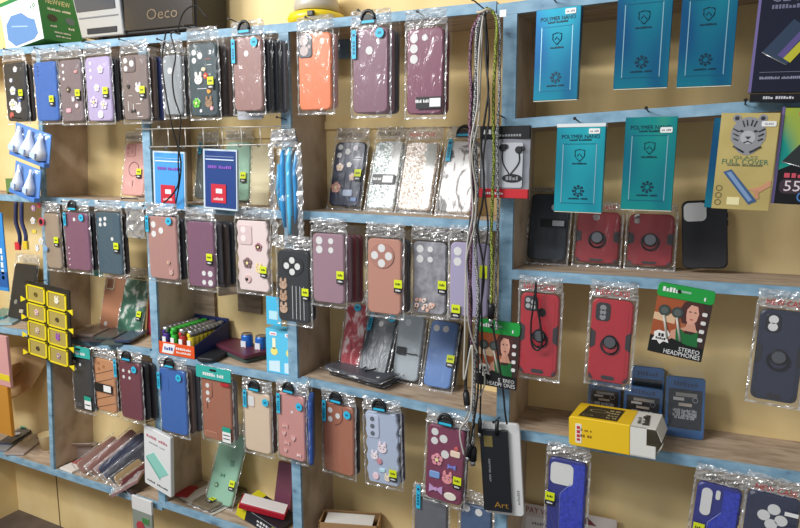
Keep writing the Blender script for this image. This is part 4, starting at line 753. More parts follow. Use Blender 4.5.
solid('cardboard_sheet', 'folded brown kraft sheet wedged in the far left bay behind the pink pack', 'cardboard', M, [('cover', b), ('folded_flap', c)])
M, w, h = hungM((129, 207, 145, 238), -.04, 0); o = thing('strap_pack', 'black lattice strap in a clear bag beside the second blue upright', 'strap', M)
b = MB()
b.tube(smooth_path([Vector((-.4*w, 0, h*.95)), Vector((-.5*w, 0, h*.5)), Vector((-.2*w, 0, h*.1)), Vector((.3*w, 0, h*.05)), Vector((.45*w, 0, h*.5)), Vector((.2*w, 0, h*.95))]), .003, BLACK, 6).build('strap', o)
for x, z in ((-.2, .5), (.15, .55), (-.05, .3), (.25, .3)): MB().ring(w*x, h*z, .0035, .006, -.002, .001, mat('3A3A3C'), 12).build('lattice_ring', o)
R = random.Random(5); MB().grid(-w*.6, w*.6, 0, h*1.15, 5, 8, lambda u, v: -.005+R.uniform(-.003, .003), HEAD, False).build('bag', o)
M, w, h = hungM((90, 262, 102, 276), -.012, 0, nl=False); solid('accessory_card', 'small teal card corner hanging between the plum and dark teal cases', 'card', M, [('card', MB().box(-w/2, w/2, 0, .003, 0, h, mat('2C8A80', .5), .0005))])
a = on('L2', 10, 198); M = Matrix.Translation(Vector((at(11, 190, .06).x, .06, top_z('L2', at(11, 190, .06).x)+.001))); solid('accessory_pack', 'small green pack standing behind the lower bottle card', 'pack', M, [('card', MB().box(-.025, .025, 0, .02, 0, .045, mat('5E7E44', .6), .001))])
# ================================================================== TOP OF THE SHELVES
C = at(45, 49, .0); h = .135; Ltop = .17; C.z = top_z('T1', C.x)+.0185
M = Matrix.Translation(C) @ Matrix.Rotation(math.radians(-8), 4, 'Y'); o = thing('product_box', 'green and white cardboard box with a blue bottle picture on the top shelf', 'box', M)
GRN = mat('1E7A3E', .5); MB().box(-Ltop, 0, 0, .125, 0, h, GRN, .0008).build('carton', o); MB().box(-Ltop, -.0005, -.0006, 0, .001, h-.012, mat('E4E8E8', .5)).build('front_print', o)
MB().prism([(-.155, .03), (-.125, .006), (-.04, .008), (-.02, .02), (-.026, .058), (-.05, .068), (-.078, .088), (-.125, .09), (-.153, .07)], -.0014, -.0006, mat('5E86B8', .4)).prism([(-.13, .06), (-.06, .045), (-.058, .048), (-.128, .063)], -.0018, -.0014, mat('9AB8DC')).build('product_picture', o)
MB().ring(-.02, .095, .003, .0055, -.0012, -.0006, GRN, 12).disc(-.034, .092, .004, -.0012, -.0006, mat('7A9A9A'), 10).build('badge', o)
sd = MB(); sx = .0008
def side_text(t, y, z, hh, m, wd): 
    p, fs, asp = text_geo(t); sd.add([(sx, y+q[0]*wd, z+q[1]*hh) for q in p], fs, m)
side_text('NEWVIEW', .06, h*.8, .014, mat('E8E4B0'), .075); side_text('~Wireless Mouse', .06, h*.64, .006, mat('E8E8D8'), .07); side_text('~2.4G', .035, h*.3, .006, WHITE, .018); side_text('~USB', .09, h*.3, .006, WHITE, .018); side_text('~Optical sensor', .06, h*.18, .004, WHITE, .05); side_text('~Plug and play', .06, h*.1, .004, WHITE, .045)
for y in (.035, .09): sd.add([(sx, y+.015*math.cos(a*math.pi/8), h*.46+.010*math.sin(a*math.pi/8)) for a in range(16)], [tuple(range(16))], mat('2E2E26' if y < .05 else '5A6E78'))
sd.build('side_print', o)
# disc player
a = at(86, 44, .012); b_ = at(190, 34, .012); zt = max(top_z('T1', a.x), top_z('T1', b_.x))+.002; ang = math.atan2(b_.z-a.z, b_.x-a.x); L = (b_-a).length
M = Matrix.Translation(Vector((a.x, .012, top_z('T1', a.x)+.008))) @ Matrix.Rotation(-math.atan((BD['T1'][1].z-BD['T1'][0].z)/(BD['T1'][1].x-BD['T1'][0].x)), 4, 'Y')
o = thing('media_player', 'black and silver media player with raised lettering on the top shelf', 'media player', M); GL = mat('3A332C', .16, .1, .6, coat=.6)
MB().box(0, L*1.04, .006, .115, .004, .145, BLACK, .003).build('body', o)
MB().box(L*.40, L*1.03, 0, .006, .012, .14, GL, .002).build('front_panel', o); MB().text('Oeco', L*.76, .046, .026, -.0012, mat('7A6A54', .25, .4), L*.28).build('raised_lettering', o)
MB().prism([(-.01, .004), (L*.40, .004), (L*.36, .15), (-.05, .15)], -.004, .006, mat('C8CACC', .25, .6), .002).build('silver_panel', o)
MB().prism([(-.022, .07), (L*.335, .07), (L*.315, .145), (-.042, .145)], -.006, -.004, mat('4A4C50', .1)).build('screen', o)
MB().box(L*.04, L*.34, -.006, -.004, .012, .026, BLACK).build('card_slot', o); MB().box(-.015, L*.36, -.0055, -.004, .052, .055, mat('6A6C70')).build('groove', o)
for k in range(2): MB().box(L*(.1+.7*k), L*(.14+.7*k), .01, .03, -.004, .004, BLACK).build('foot', o)
# yellow lamp with a pale dome
a = at(313, 22, .055); M = Matrix.Translation(Vector((a.x, .07, top_z('T2', a.x)+.001))); o = thing('emergency_lamp', 'yellow lamp base with a pale grey dome on the top shelf above the orange case', 'lamp', M)
YL = mat('E8CC1A', .35, coat=.3)
MB().lathe([(.05, 0), (.062, .004), (.066, .016), (.062, .026), (.045, .032)], YL, n=32).build('base', o); b = MB().lathe([(.05, .032), (.051, .045), (.047, .062), (.036, .08), (.02, .092), (.001, .097)], mat('BEB6A6', .35), n=28); b.build('dome', o)
MB().box(.02, .035, -.067, -.058, .012, .022, BLACK, .001).build('switch', o)
# ================================================================== EARPHONE AND HEADPHONE PACKS
M, w, h = hungM((479, 126, 530, 198), -.034, 0); o = thing('earphone_pack', 'silver earphone pouch with black header and red bottom hanging on the blue upright', 'earphone pack', M)
SILV = mat('BCBEC4', .22, .7, bump=.25, bscale=60)
R = random.Random(2)
MB().grid(-w/2, w/2, h*.13, h*.82, 8, 8, lambda u, v: -.004*math.sin(math.pi*u)+R.uniform(-.0012, .0012), SILV, True).box(-w/2, w/2, .002, .008, 0, h, SILV).build('pouch', o)
MB().box(-w/2, w/2, -.005, .003, h*.82, h, mat('141416', .35), .0008).text('~beats', -w*.3, h*.92, .008, -.0054, WHITE, w*.28).text('~EARPHONES', w*.08, h*.87, .004, -.0054, STEEL, w*.5).build('header_card', o)
MB().box(-w/2, w/2, -.005, .003, 0, h*.13, mat('C0242C', .4), .0008).text('~EXTRA BASS', -w*.2, h*.065, .004, -.0054, WHITE, w*.4).build('red_base', o)
MB().rr(w*.12, h*.46, w*.52, h*.62, .004, -.0065, -.004, mat('D0D2D6', .2, .4)).build('window', o)
for s, t in ((-.02, 0), (.3, -.03)):
    b = MB().disc(w*s, h*(.7+t), w*.07, -.010, -.0065, BLACK, 14, .001).disc(w*(s+.06), h*(.715+t), w*.05, -.0085, -.0065, BLACK, 12); b.tube(smooth_path([Vector((w*s, -.0075, h*(.68+t))), Vector((w*(s+.01), -.0075, h*.5)), Vector((w*(.12+.1*s), -.0075, h*.34))]), .0012, BLACK, 5); b.build('earbud', o)
MB().disc(w*.18, h*.28, w*.2, -.0075, -.0065, BLACK, 20, 0, h*.06).text('~HD60', w*.18, h*.28, .007, -.0079, STEEL, w*.24).build('oval_badge', o)
def headphone(label, box, Y, tilt):
    M, w, h = hungM(box, Y, tilt, ny=4); o = thing('headphone_pack', label, 'headphone pack', M, 'headphone packs with green headers')
    MB().rr(0, h*.42, w, h*.84, .006, -.003, .006, mat('A8623E', .35), .0008).build('pouch', o)
    MB().rr(0, h*.91, w*1.03, h*.19, .006, -.005, .004, mat('18983C', .4), .0006).text('~beats', -w*.28, h*.93, .008, -.0056, WHITE, w*.28).rr(.0, h*.93, w*.2, h*.03, .002, -.0054, -.004, mat('8EB89C')).text('~S', w*.35, h*.88, .006, -.0056, WHITE).build('header_card', o)
    y = -.0034
    def P(pts, c, nm, k=0): MB().poly([(w*a, h*b) for a, b in pts], y-k*.0004, mat(c, .35)).build(nm, o)
    P([(-.5, .3), (0, .3), (0, .82), (-.5, .82)], 'A0522E', 'picture_backdrop'); P([(-.5, .48), (-.1, .46), (-.1, .6), (-.5, .58)], 'D8B490', 'picture_backdrop', .5); P([(.1, .2), (.5, .2), (.5, .82), (.1, .82)], '3A2A26', 'picture_backdrop', .5)
    P([(.02, .5), (-.04, .7), (.02, .8), (.2, .83), (.36, .8), (.42, .62), (.36, .42), (.28, .5), (.06, .5)], '4A2A26', 'hair_picture', 1.5)
    P([(.08, .62), (.1, .54), (.15, .5), (.22, .5), (.28, .56), (.3, .66), (.26, .76), (.14, .77), (.08, .7)], 'D8A08A', 'face_picture', 2.2); P([(.12, .52), (.26, .52), (.3, .44), (.36, .4), (-.04, .4), (.1, .45)], 'CE967E', 'neck_picture', 2)
    for ex in (.14, .23): P([(ex-.022, .665), (ex+.022, .665), (ex+.018, .68), (ex-.018, .68)], '3A2420', 'face_picture', 2.8)
    P([(.15, .575), (.22, .575), (.205, .56), (.165, .56)], 'A83C3C', 'face_picture', 2.8)
    P([(-.06, .4), (.02, .42), (.1, .36), (.24, .36), (.34, .42), (.38, .2), (-.02, .2)], '1E6A34', 'green_top_picture', 2.5); P([(-.06, .4), (-.02, .2), (-.18, .2), (-.14, .36)], 'CE967E', 'arm_picture', 2)
    for cx in (-.32, -.08):
        MB().disc(w*cx, h*.63, w*.11, y-.0016, y, mat('3C4440', .4), 20).disc(w*cx, h*.63, w*.07, y-.002, y-.0016, mat('565E5A', .4), 18).build('headphone_picture', o)
        MB().tube([(w*cx, y-.001, h*.56), (w*(cx+.14), y-.001, h*.24)], .0022, mat('B8B4A8', .3), 6).build('headband_picture', o)
    P([(-.5, 0.01), (.5, .01), (.5, .2), (.2, .2), (-.1, .26), (-.2, .2), (-.5, .26)], '141414', 'black_band', 3.5)
    P([(-.44+.0, .3), (-.36, .34), (-.26, .33), (-.2, .36), (-.14, .3), (-.18, .24), (-.14, .18), (-.24, .19), (-.3, .14), (-.36, .19), (-.46, .18), (-.42, .24)], 'E8E6E2', 'burst_badge', 4)
    MB().text('~HD', -w*.3, h*.275, .006, y-.002, BLACK, w*.1).text('~MUSIC', -w*.3, h*.225, .004, y-.002, BLACK, w*.18).build('badge_text', o)
    MB().text('STEREO', w*.25, h*.13, .007, y-.0018, WHITE, w*.38).text('HEADPHONES', w*.13, h*.06, .008, y-.0018, WHITE, w*.66).build('printed_title', o)
    for k in range(4): MB().rr(w*.4, h*(.67-.12*k), w*.09, h*.05, .002, y-.002, y, mat('DCDAD6')).build('feature_icon', o)
    return o
headphone('headphone pack with green header hanging between the red and navy ring cases', (652, 286, 709, 357), -.03, 6)
headphone('headphone pack with green header hanging behind the cables on the blue upright', (476, 321, 519, 387), -.03, 1)
# ================================================================== BATTERIES AND THE YELLOW BOX ON THE BOTTOM RIGHT SHELF
def battery(label, base, top, wpx, Yt, tab=True, lab=True):
    M, h = lean('R3', base, top, Yt); M = M @ Matrix.Translation((0, 0, -.0088)); w = wide(base[0]-wpx/2, base[0]+wpx/2, (base[1]+top[1])/2, .08)
    o = thing('battery_pack', label, 'battery pack', M, 'blue battery packs'); BL = mat('28609A', .35)
    MB().rr(0, h/2, w, h, .006, .001, .010, BL, .001).build('blister_card', o); MB().box(-w*.42, w*.42, -.0014, .001, h*.16, h*.8, mat('171E28', .35), .0006).build('battery', o)
    MB().text('~BATTERY', 0, h*.89, .008, .0004, mat('123A6A'), w*.6).build('printed_title', o)
    if lab:
        b = MB().box(-w*.24, w*.3, -.002, -.0014, h*.69, h*.75, mat('9A9690')).box(-w*.3, -w*.02, -.002, -.0014, h*.62, h*.67, mat('C8C6C2')).box(-w*.16, w*.18, -.002, -.0014, h*.53, h*.58, mat('BDB0A2'))
        b.text('~Li-ion battery 3.7V', 0, h*.46, .005, -.0018, mat('B4B8BC'), w*.6).text('~2000 mAh  Warning', .002, h*.42, .005, -.0018, mat('B4B8BC'), w*.55).text('~Do not disassemble', .0, h*.38, .005, -.0018, mat('B4B8BC'), w*.6).text('~or expose to fire', .0, h*.34, .005, -.0018, mat('B4B8BC'), w*.5).ring(w*.26, h*.645, .004, .005, -.002, -.0014, STEEL, 12); b.build('info_label', o)
    MB().rr(0, h/2, w*1.03, h*1.01, .006, -.004, -.0034, RIGID).build('clear_cover', o)
    if tab: MB().prism([(-w*.5, h), (w*.5, h), (w*.42, h+.012), (w*.2, h+.021), (-w*.2, h+.021), (-w*.42, h+.012)], .004, .0046, RIGID).build('hang_tab', o)
    return o
battery('blue battery pack half hidden behind the red case and yellow box', (602, 435), (605, 378), 33, .12, False)
battery('rear blue battery pack standing up behind the middle one, with clear hang tab', (645, 434), (648, 363), 34, .125, True, False)
battery('middle blue battery pack tucked behind the white end of the yellow box', (640, 444), (644, 383), 38, .09, False)
battery('blue battery pack in full view at the right of the yellow box', (683, 443), (686, 373), 39, .09)
c0 = at(569, 449, -.022); c1 = at(655, 462, -.022); zb = top_z('R3', (c0.x+c1.x)/2)+.0018; L = (c1-c0).length
ang = math.atan((BD['R3'][1].z-BD['R3'][0].z)/(BD['R3'][1].x-BD['R3'][0].x))
M = Matrix.Translation(Vector((at(569, 438, -.036).x, -.036, top_z('R3', c0.x)+.0015))) @ Matrix.Rotation(-ang, 4, 'Y') @ Matrix.Rotation(math.radians(-3), 4, 'Z')
o = thing('product_box', 'bright yellow carton with white open end lying on the bottom right shelf', 'box', M); YB = mat('E8BE18', .4); H = .057; DP = .08
MB().prism([(0, .004), (.004, 0), (L*.72, 0), (L*.72, H), (.004, H), (0, H-.004)], 0, DP, YB, .0015).build('yellow_sleeve', o)
WB = mat('D8D6CE', .55)
MB().box(L*.72, L*.98, .001, DP-.001, .0015, .003, WB).box(L*.72, L*1.0, .001, .0025, .001, H*.42, WB).box(L*.72, L*.9, .001, .0025, H*.42, H-.0005, WB).box(L*.72, L*1.0, .001, DP-.001, H-.0022, H-.0005, WB).box(L*.72, L*.95, DP-.003, DP-.001, .002, H-.001, WB).build('white_sleeve', o)
MB().hexa([(L*.98, .001, .0), (L*.98, DP, .0), (L*.985, DP, .0015), (L*.985, .001, .0015), (L*1.06, .004, .022), (L*1.06, DP-.004, .022), (L*1.065, DP-.004, .0235), (L*1.065, .004, .0235)], WB).build('open_flap', o)
MB().hexa([(L*1.0, .003, H-.0022), (L*1.0, DP-.003, H-.0022), (L*1.0, DP-.003, H-.0005), (L*1.0, .003, H-.0005), (L*1.06, .006, H-.026), (L*1.06, DP-.006, H-.026), (L*1.062, DP-.006, H-.024), (L*1.062, .006, H-.024)], WB).build('open_flap', o)
b = MB(); tz = H+.0004
b.add([(L*.1, .008, tz), (L*.56, .008, tz), (L*.58, DP-.012, tz), (L*.14, DP-.012, tz)], [(0, 1, 2, 3)], mat('2A2418', .4)).build('black_panel', o)
def top_text(mb, t, x, y, wd, hh, m, a=0.):
    p, fs, asp = text_geo(t); c, s = math.cos(a), math.sin(a); mb.add([(x+q[0]*wd*c-q[1]*hh*s, y+q[0]*wd*s+q[1]*hh*c, tz+.0004) for q in p], fs, m)
b = MB(); GY = mat('A8966A')
for k, t in enumerate(('~5V 2A', '~LED', '~RoHS', '~CE')): top_text(b, t, L*.48, .018+.012*k, L*.12, .006, GY)
for cx, cy, r in ((.2, .018, .006), (.3, .045, .011)): b.add([(L*cx+r*1.6*math.cos(k*math.pi/10)*q, cy+r*.7*math.sin(k*math.pi/10)*q, tz+.0003) for q in (1, .86) for k in range(20)], [(k, (k+1) % 20, 20+(k+1) % 20, 20+k) for k in range(20)], GY)
b.build('panel_print', o)
b = MB(); top_text(b, '~charging', L*.86, .036, .05, .012, mat('3A382E'), math.pi/2+.1); top_text(b, '~cable set', L*.79, .03, .03, .006, mat('5A584E'), math.pi/2+.1); b.build('end_print', o)
MB().rr(L*.12, H*.46, L*.075, H*.66, .002, -.0006, .0004, mat('E8E0D0')).text('~AKSA', L*.12, H*.46, .006, -.001, mat('C02A3A'), H*.5, math.pi/2).text('~2 in 1', L*.21, H*.6, .005, -.0006, mat('8A6414'), .02).text('~5V 1A', L*.21, H*.4, .005, -.0006, mat('8A6414'), .02).build('side_print', o)
# ================================================================== CHARGER CARD, PAY SIGN, WHITE MINT PACK
M, w, h = hungM((481, 425, 519, 514), -.034, -5, 6); o = thing('charger_pack', 'black charger card in a white paper pouch with black plug, on the lower blue upright', 'charger pack', M)
MB().rr(.003, h/2, w*1.02, h*1.02, .008, .004, .012, mat('D6D6D4', .5), .001).text('~CHARGER', w*.43, h*.2, .005, .0036, mat('8A8A8C'), h*.16, math.pi/2).build('white_pouch', o)
M2 = MB().box(-w*.47, w*.25, -.004, .004, h*.04, h*.94, mat('15171E', .4), .0008); M2.build('black_card', o)
MB().box(-w*.36, -w*.14, -.0046, -.004, h*.76, h*.88, mat('8A7A48', .3, .5)).text('Art', -w*.0, h*.12, .012, -.0046, mat('B88A3A', .3, .4), w*.36).text('~fast charging', -w*.25, h*.5, .004, -.0046, mat('7A7A80'), h*.25, math.pi/2).build('gold_print', o)
MB().tube([(-.002, -.006, h*.9), (0, -.007, h*.97), (.002, -.007, h*1.06)], .004, BLACK, 8).build('plug', o)
Q = at(565, 560, .118); M = frame(at(566, 560, .10), at(568, 511, .125)); w = wide(521, 613, 520, .12); o = thing('pay_sign', 'white paper sign reading PAY WITH behind the hanging deep blue case', 'sign', M)
h = (at(568, 511, .125)-at(566, 560, .10)).length; b = MB().box(-w/2, w/2, 0, .003, 0, h, mat('D8CCC4', .7)).build('board', o)
MB().text('PAY WITH', -w*.27, h*.88, .013, -.0006, mat('9A3A44'), w*.36).prism([(w*.1, h*.8), (w*.3, h*.8), (w*.2, h*.95)], -.0006, 0, mat('7A3034')).build('printed_title', o); MB().rr(-w*.3, h*.5, w*.3, h*.5, .006, -.0008, 0, mat('E8E4E0')).text('~RWANDA', -w*.3, h*.62, .006, -.0012, mat('8A8A8E'), w*.16).build('pay_panel', o)
M, w, h = hungM((142, 427, 172, 490), -.03, 3, -9); w *= 1.02; h *= .93; o = thing('charger_pack', 'white pouch with a mint green block picture hanging on the second upright', 'charger pack', M)
MB().rr(0, h/2, w*1.04, h, .004, 0, .012, mat('DCDEDE', .4), .0015).build('pouch', o); MB().text('~Power Bank', 0, h*.86, .008, -.0008, mat('C07A84'), w*.8).text('~10000 mAh', 0, h*.76, .004, -.0008, mat('9A9A9C'), w*.6).text('~Li-Po', -w*.25, h*.1, .006, -.0008, mat('6A6C70'), w*.3).text('~OUTPUT', w*.2, h*.1, .005, -.0008, mat('4A4C50'), w*.4).build('printed_title', o)
MB().prism([(-w*.42, h*.5), (-w*.12, h*.62), (w*.44, h*.38), (w*.12, h*.24)], -.001, 0, mat('8CCBBE', .4)).prism([(-w*.42, h*.5), (w*.12, h*.24), (w*.12, h*.2), (-w*.42, h*.46)], -.0012, 0, mat('64A89C', .4)).build('block_picture', o)
M, w, h = hungM((133, 499, 152, 545), -.02, 1); o = thing('accessory_pack', 'small white tagged pack hanging under the bottom left shelf', 'pack', M)
MB().box(-w/2, w/2, 0, .006, 0, h*.72, mat('8E988C', .5), .0008).build('card', o); MB().box(-w/2, w/2, -.001, .006, h*.72, h, WHITE, .0006).build('header_card', o); MB().disc(-w*.1, h*.4, w*.2, -.002, 0, mat('B83A44'), 12).box(0, w*.35, -.001, 0, h*.48, h*.6, mat('3E8A4A')).build('print', o); MB().box(-w*.55, w*.55, -.003, -.0026, -.003, h*1.02, RIGID).build('clear_cover', o)
# ================================================================== LOOSE STOCK LYING ON THE SHELVES
def flatpack(label, key, near, far, col, w, up, t=.010, name='phone_case', bag=True, **kw):
    M, L = lie(key, near, far, up); return case(label, None, col, M=M, w=w, h=L, t=t, bag=bag, title=None, head=0, **kw)
flatpack('charcoal case lying under another on the middle shelf front', 'M3', (392, 386), (338, 371), '3A3C42', .075, .0125)
flatpack('charcoal case with black hook lying face up on the middle shelf front', 'M3', (389, 388), (333, 372), '4A4C54', .074, .026, holes=[(-.25, .9, .004)], extra=lambda o, w, h, t: MB().tube(smooth_path([Vector((-w*.2, -.004, h*.35)), Vector((w*.3, -.006, h*.28)), Vector((w*.35, -.006, h*.45)), Vector((-w*.1, -.004, h*.42))]), .0018, BLACK, 6).build('hook', o))
def lie3(P0, P1, roll=0.):
    z = (P1-P0).normalized(); y = Vector((-math.sin(roll), 0, -math.cos(roll))); y = (y - z*y.dot(z)).normalized(); x = y.cross(z)
    return Matrix(((x.x, y.x, z.x, P0.x), (x.y, y.y, z.y, P0.y), (x.z, y.z, z.z, P0.z), (0, 0, 0, 1))), (P1-P0).length
L4 = [((80, 469), (118, 440), '9A7468', .052, 'brown pink flat case lying along the left bottom shelf beside the upright', 0), ((92, 471), (136, 433), '8A5A50', .05, 'rose brown flat case on the back of the pile, left bottom shelf', 0),
      ((102, 474), (147, 437), '262C4A', .055, 'navy flat case in shiny bag lying on the left bottom shelf', .1), ((110, 479), (152, 446), '3A3C46', .05, 'charcoal flat case right of the navy one, left bottom shelf', .1),
      ((117, 483), (154, 455), 'A88E66', .05, 'tan flat case lying right of the charcoal one, left bottom shelf', .1), ((124, 487), (158, 462), '6A3036', .05, 'maroon flat case lying half behind the white mint pouch', .1), ((131, 492), (161, 470), '3E2E30', .05, 'dark brown flat case lying lowest beside the white mint pouch', 0)]
for n_, f_, c, w, lb, rl in L4:
    rl = .9
    M, L = lie3(at(n_[0], n_[1], -.004), at(f_[0], f_[1], .118), rl); case(lb, None, c, M=M, w=w*.84, h=L, t=.009, title=None, head=0, shell=mat(c, .35), bagm=BAG2)
M, L = lie('L4', (66, 472), (88, 462), .008); solid('accessory_pack', 'small red and white flat pack at the front of the left bottom shelf', 'pack', M, [('card', MB().box(-.03, .03, 0, .007, 0, L, mat('E0D8D0', .5), .0006)), ('red_band', MB().box(-.03, .03, -.0008, 0, L*.5, L, mat('A83228', .5)))])
M, L = lie3(at(114, 491, -.012), at(140, 476, .03)); solid('accessory_pack', 'pink flat pack in glossy film on the front of the pile beside the mint pouch', 'pack', M, [('card', MB().box(-.03, .03, 0, .006, 0, L, mat('B08A88', .3), .0006)), ('bag', MB().grid(-.035, .035, -.006, L+.005, 7, 7, lambda u, v: -.003+random.uniform(-.003, .002), HEAD))])
p = on('L4', 106, 448); M = Matrix.Translation(Vector((p.x, .085, top_z('L4', p.x)+.001))) @ Matrix.Rotation(.5, 4, 'Z'); solid('product_box', 'grey brown open carton at the back of the left bottom shelf', 'box', M, [('carton', MB().box(-.045, .045, 0, .03, 0, .045, mat('9A8E84', .6), .001)), ('lid_flap', MB().hexa([(-.045, 0, .045), (.045, 0, .045), (.045, .002, .046), (-.045, .002, .046), (-.043, -.022, .062), (.043, -.022, .062), (.043, -.02, .063), (-.043, -.02, .063)], mat('B0A498', .6)))])
far_left = [((-2, 452), (26, 430), '8A8E94', .06, .008, 'grey clear flat pack at the front of the far left bottom shelf'), ((14, 456), (40, 436), 'A89A94', .065, .008, 'beige clear flat pack lying beside the blue upright, far left shelf'), ((5, 447), (34, 428), '3C4252', .05, .016, 'dark printed flat pack lying on the far left bottom shelf')]
for n_, f_, c, w, up, lb in far_left:
    M, L = lie('L4', n_, f_, up); o = thing('accessory_pack', lb, 'pack', M); MB().box(-w/2, w/2, 0, .006, 0, L, mat(c, .25), .0006).build('card', o); MB().grid(-w/2-.004, w/2+.004, -.004, L+.004, 5, 6, lambda u, v: -.002+random.uniform(-.0015, .0015), BAG).build('bag', o)
    if c == '3C4252': MB().box(-w*.5, w*.5, -.0045, -.004, L*.72, L, mat('2AA088', .4)).build('teal_label', o); MB().disc(0, L*.4, .012, -.0045, -.004, mat('C8CCD4'), 14).build('print', o)
pile = [((76, 340), (108, 326), '6E5A54', .06, .0085), ((92, 343), (124, 328), '3A3436', .07, .0085), ((112, 346), (138, 330), '4E5C58', .065, .0085), ((84, 340), (118, 325), '8C7A72', .06, .0165), ((104, 343), (134, 327), '3E4A48', .06, .0165), ((122, 346), (144, 333), '34405E', .05, .0165)]
words = ['taupe flat pack at the bottom left of the pile under the gold case', 'black flat pack in the middle of the left bay pile', 'grey green flat pack near the second upright, lower layer', 'light brown flat pack on top of the left bay pile', 'dark green flat pack on top of the pile beside the speckled case', 'navy flat pack on the pile touching the second upright']
for (n_, f_, c, w, up), lb in zip(pile, words):
    M, L = lie('L3', n_, f_, up); o = thing('accessory_pack', lb, 'pack', M); MB().rr(0, L/2, w, L, .008, 0, .007, mat(c, .3), .0008).build('card', o); MB().grid(-w/2-.004, w/2+.004, -.004, L+.004, 5, 6, lambda u, v: -.002+random.uniform(-.002, .0015), BAG).build('bag', o)
for n_, f_, c, w, up, lb in (((2, 326), (22, 316), '9ABAC4', .06, .0085, 'pale clear flat pack on the far left shelf'), ((-6, 322), (12, 312), '3A8C94', .06, .0165, 'teal flat pack on the far left shelf below the blue printed card')):
    M, L = lie('L3', n_, f_, up); o = thing('accessory_pack', lb, 'pack', M); MB().box(-w/2, w/2, 0, .007, 0, L, mat(c, .25), .0006).build('card', o); MB().grid(-w/2-.004, w/2+.004, -.004, L+.004, 5, 6, lambda u, v: -.002+random.uniform(-.002, .0015), BAG).build('bag', o)
# bottom of the third bay
M, L = lie('L4b', (205, 506), (250, 484), .003); solid('paper_sheet', 'white paper sheet lying flat on the bottom shelf under the brown case', 'paper', M, [('sheet', MB().box(-.09, .06, 0, .0015, -.02, L, mat('D8D2C8', .7)))])
M, L = lie('L4b', (181, 498), (192, 488), .008); solid('accessory_pack', 'small red flat pack beside the second upright on the bottom shelf', 'pack', M, [('card', MB().box(-.02, .02, 0, .005, 0, L, mat('B02A30', .5), .0006))])
flatpack('olive brown clear case with lime sticker lying on the bottom shelf', 'L4b', (200, 511), (246, 485), '6E6250', .08, .016, .011, sticker=(.1, .8), shell=mat('746856', .2), holes=[(-.25, .1, .007), (-.25, .22, .007)], hole_col='9A907C')
Mb, L = lie('L4b', (258, 522), (280, 508), .052)
p = on('L4b', 258, 527); M = Matrix.Translation(Vector((p.x, .012, top_z('L4b', p.x)+.002))) @ Matrix.Rotation(.28, 4, 'Y') ; o = thing('product_box', 'black and yellow printed box under the red and white box', 'box', M)
MB().box(-.07, .07, 0, .08, 0, .034, mat('24242A', .4), .001).build('carton', o); MB().box(-.07, -.04, -.0008, .081, -.0005, .0348, mat('D8CC20', .4)).build('yellow_end', o); MB().text('~SMART', .02, .022, .007, -.0012, WHITE, .045).text('~WATCH', .02, .011, .006, -.0012, WHITE, .04).rr(.055, .024, .018, .012, .001, -.0012, 0, LIME).build('printed_title', o)
M2 = M @ Matrix.Translation((.0, .008, .0365)) @ Matrix.Rotation(.42, 4, 'Z'); o = thing('product_box', 'red box with white lid lying on the bottom shelf by the maroon booklet', 'box', M2)
MB().box(-.062, .062, 0, .042, 0, .018, mat('B81E30', .4), .002).build('red_base', o); MB().box(-.059, .059, .002, .040, .0175, .0205, mat('E4DEDC', .5), .001).build('white_lid', o)
p = at(352, 524, .09); M = Matrix.Translation(Vector((at(350, 530, .06).x, .05, at(350, 523, .06).z-.06))) @ Matrix.Rotation(.35, 4, 'Z')
o = thing('product_box', 'open cardboard carton with white flap at the bottom of the middle bay', 'box', M); CB = mat('A8845A', .8)
MB().box(-.075, .075, 0, .004, 0, .06, CB).box(-.075, .075, .06, .064, 0, .06, CB).box(-.075, -.071, 0, .064, 0, .06, CB).box(.071, .075, 0, .064, 0, .06, CB).box(-.075, .075, 0, .064, 0, .004, CB).build('carton', o)
MB().hexa([(-.06, .005, .058), (.06, .005, .058), (.06, .045, .062), (-.06, .045, .062), (-.06, .005, .06), (.06, .005, .06), (.06, .045, .064), (-.06, .045, .064)], mat('D8D4CC', .6)).build('white_flap', o)
# ================================================================== CABLES
CB_ = mat('131316', .5); CW = mat('BEBAB2', .5)
def cable(label, pts, r, m, name='cable', Y=-.05, plug=None, cat='cable', group=None):
    P = smooth_path([at(p[0], p[1], p[2] if len(p) > 2 else Y) for p in pts], 7); base = P[-1]
    M = Matrix.Translation(base); o = thing(name, label, cat, M, group or ('cables hanging from the shelves' if cat == 'cable' else None)); MB().tube([q-base for q in P], r, m, 6).build('cord', o)
    if plug:
        d = (P[-1]-P[-4]).normalized(); MB().tube([-d*.004, d*.004, d*.026], r*2.3, plug, 8, [r*1.4, r*2.4, r*2.2]).tube([d*.026, d*.036], r*1.6, STEEL, 8).build('plug', o)
        d0 = (P[0]-P[3]).normalized()
    return o
nail(484, 9, .06)
R = random.Random(3)
def wob(x0, x1, y0, y1, amp, n=7, Y=-.05, ph=0.): return [(x0+(x1-x0)*k/n+amp*math.sin(ph+k*1.9), y0+(y1-y0)*k/n, Y-.004*math.sin(ph+k)) for k in range(n+1)]
BR1 = braid_mat('braid_white', '17171A', 'B4B4B2', .003); BR2 = braid_mat('braid_yellow', '1A1A14', 'A2B038', .003); BR3 = braid_mat('braid_pink', '1A161C', '9A6A84', .0035)
cable('purple and black braided cable, leftmost of the hanging bundle', [(483, 12, -.045), (473, 30)]+wob(470, 472, 60, 250, 1, 6)+[(470, 300), (472, 350)], .0032, BR3, Y=-.052)
cable('black and white braided cable running the full length of the bundle', [(484, 12, -.05), (477, 30)]+wob(475, 477, 60, 330, 1.6, 8, -.058, 1)+[(474, 400), (473, 448)], .0036, BR1, plug=BLACK)
cable('yellow and black braided cable at the right of the bundle', [(486, 8, -.05), (496, 18)]+wob(495, 491, 50, 305, .8, 7, -.055, 2), .003, BR2, plug=BLACK)
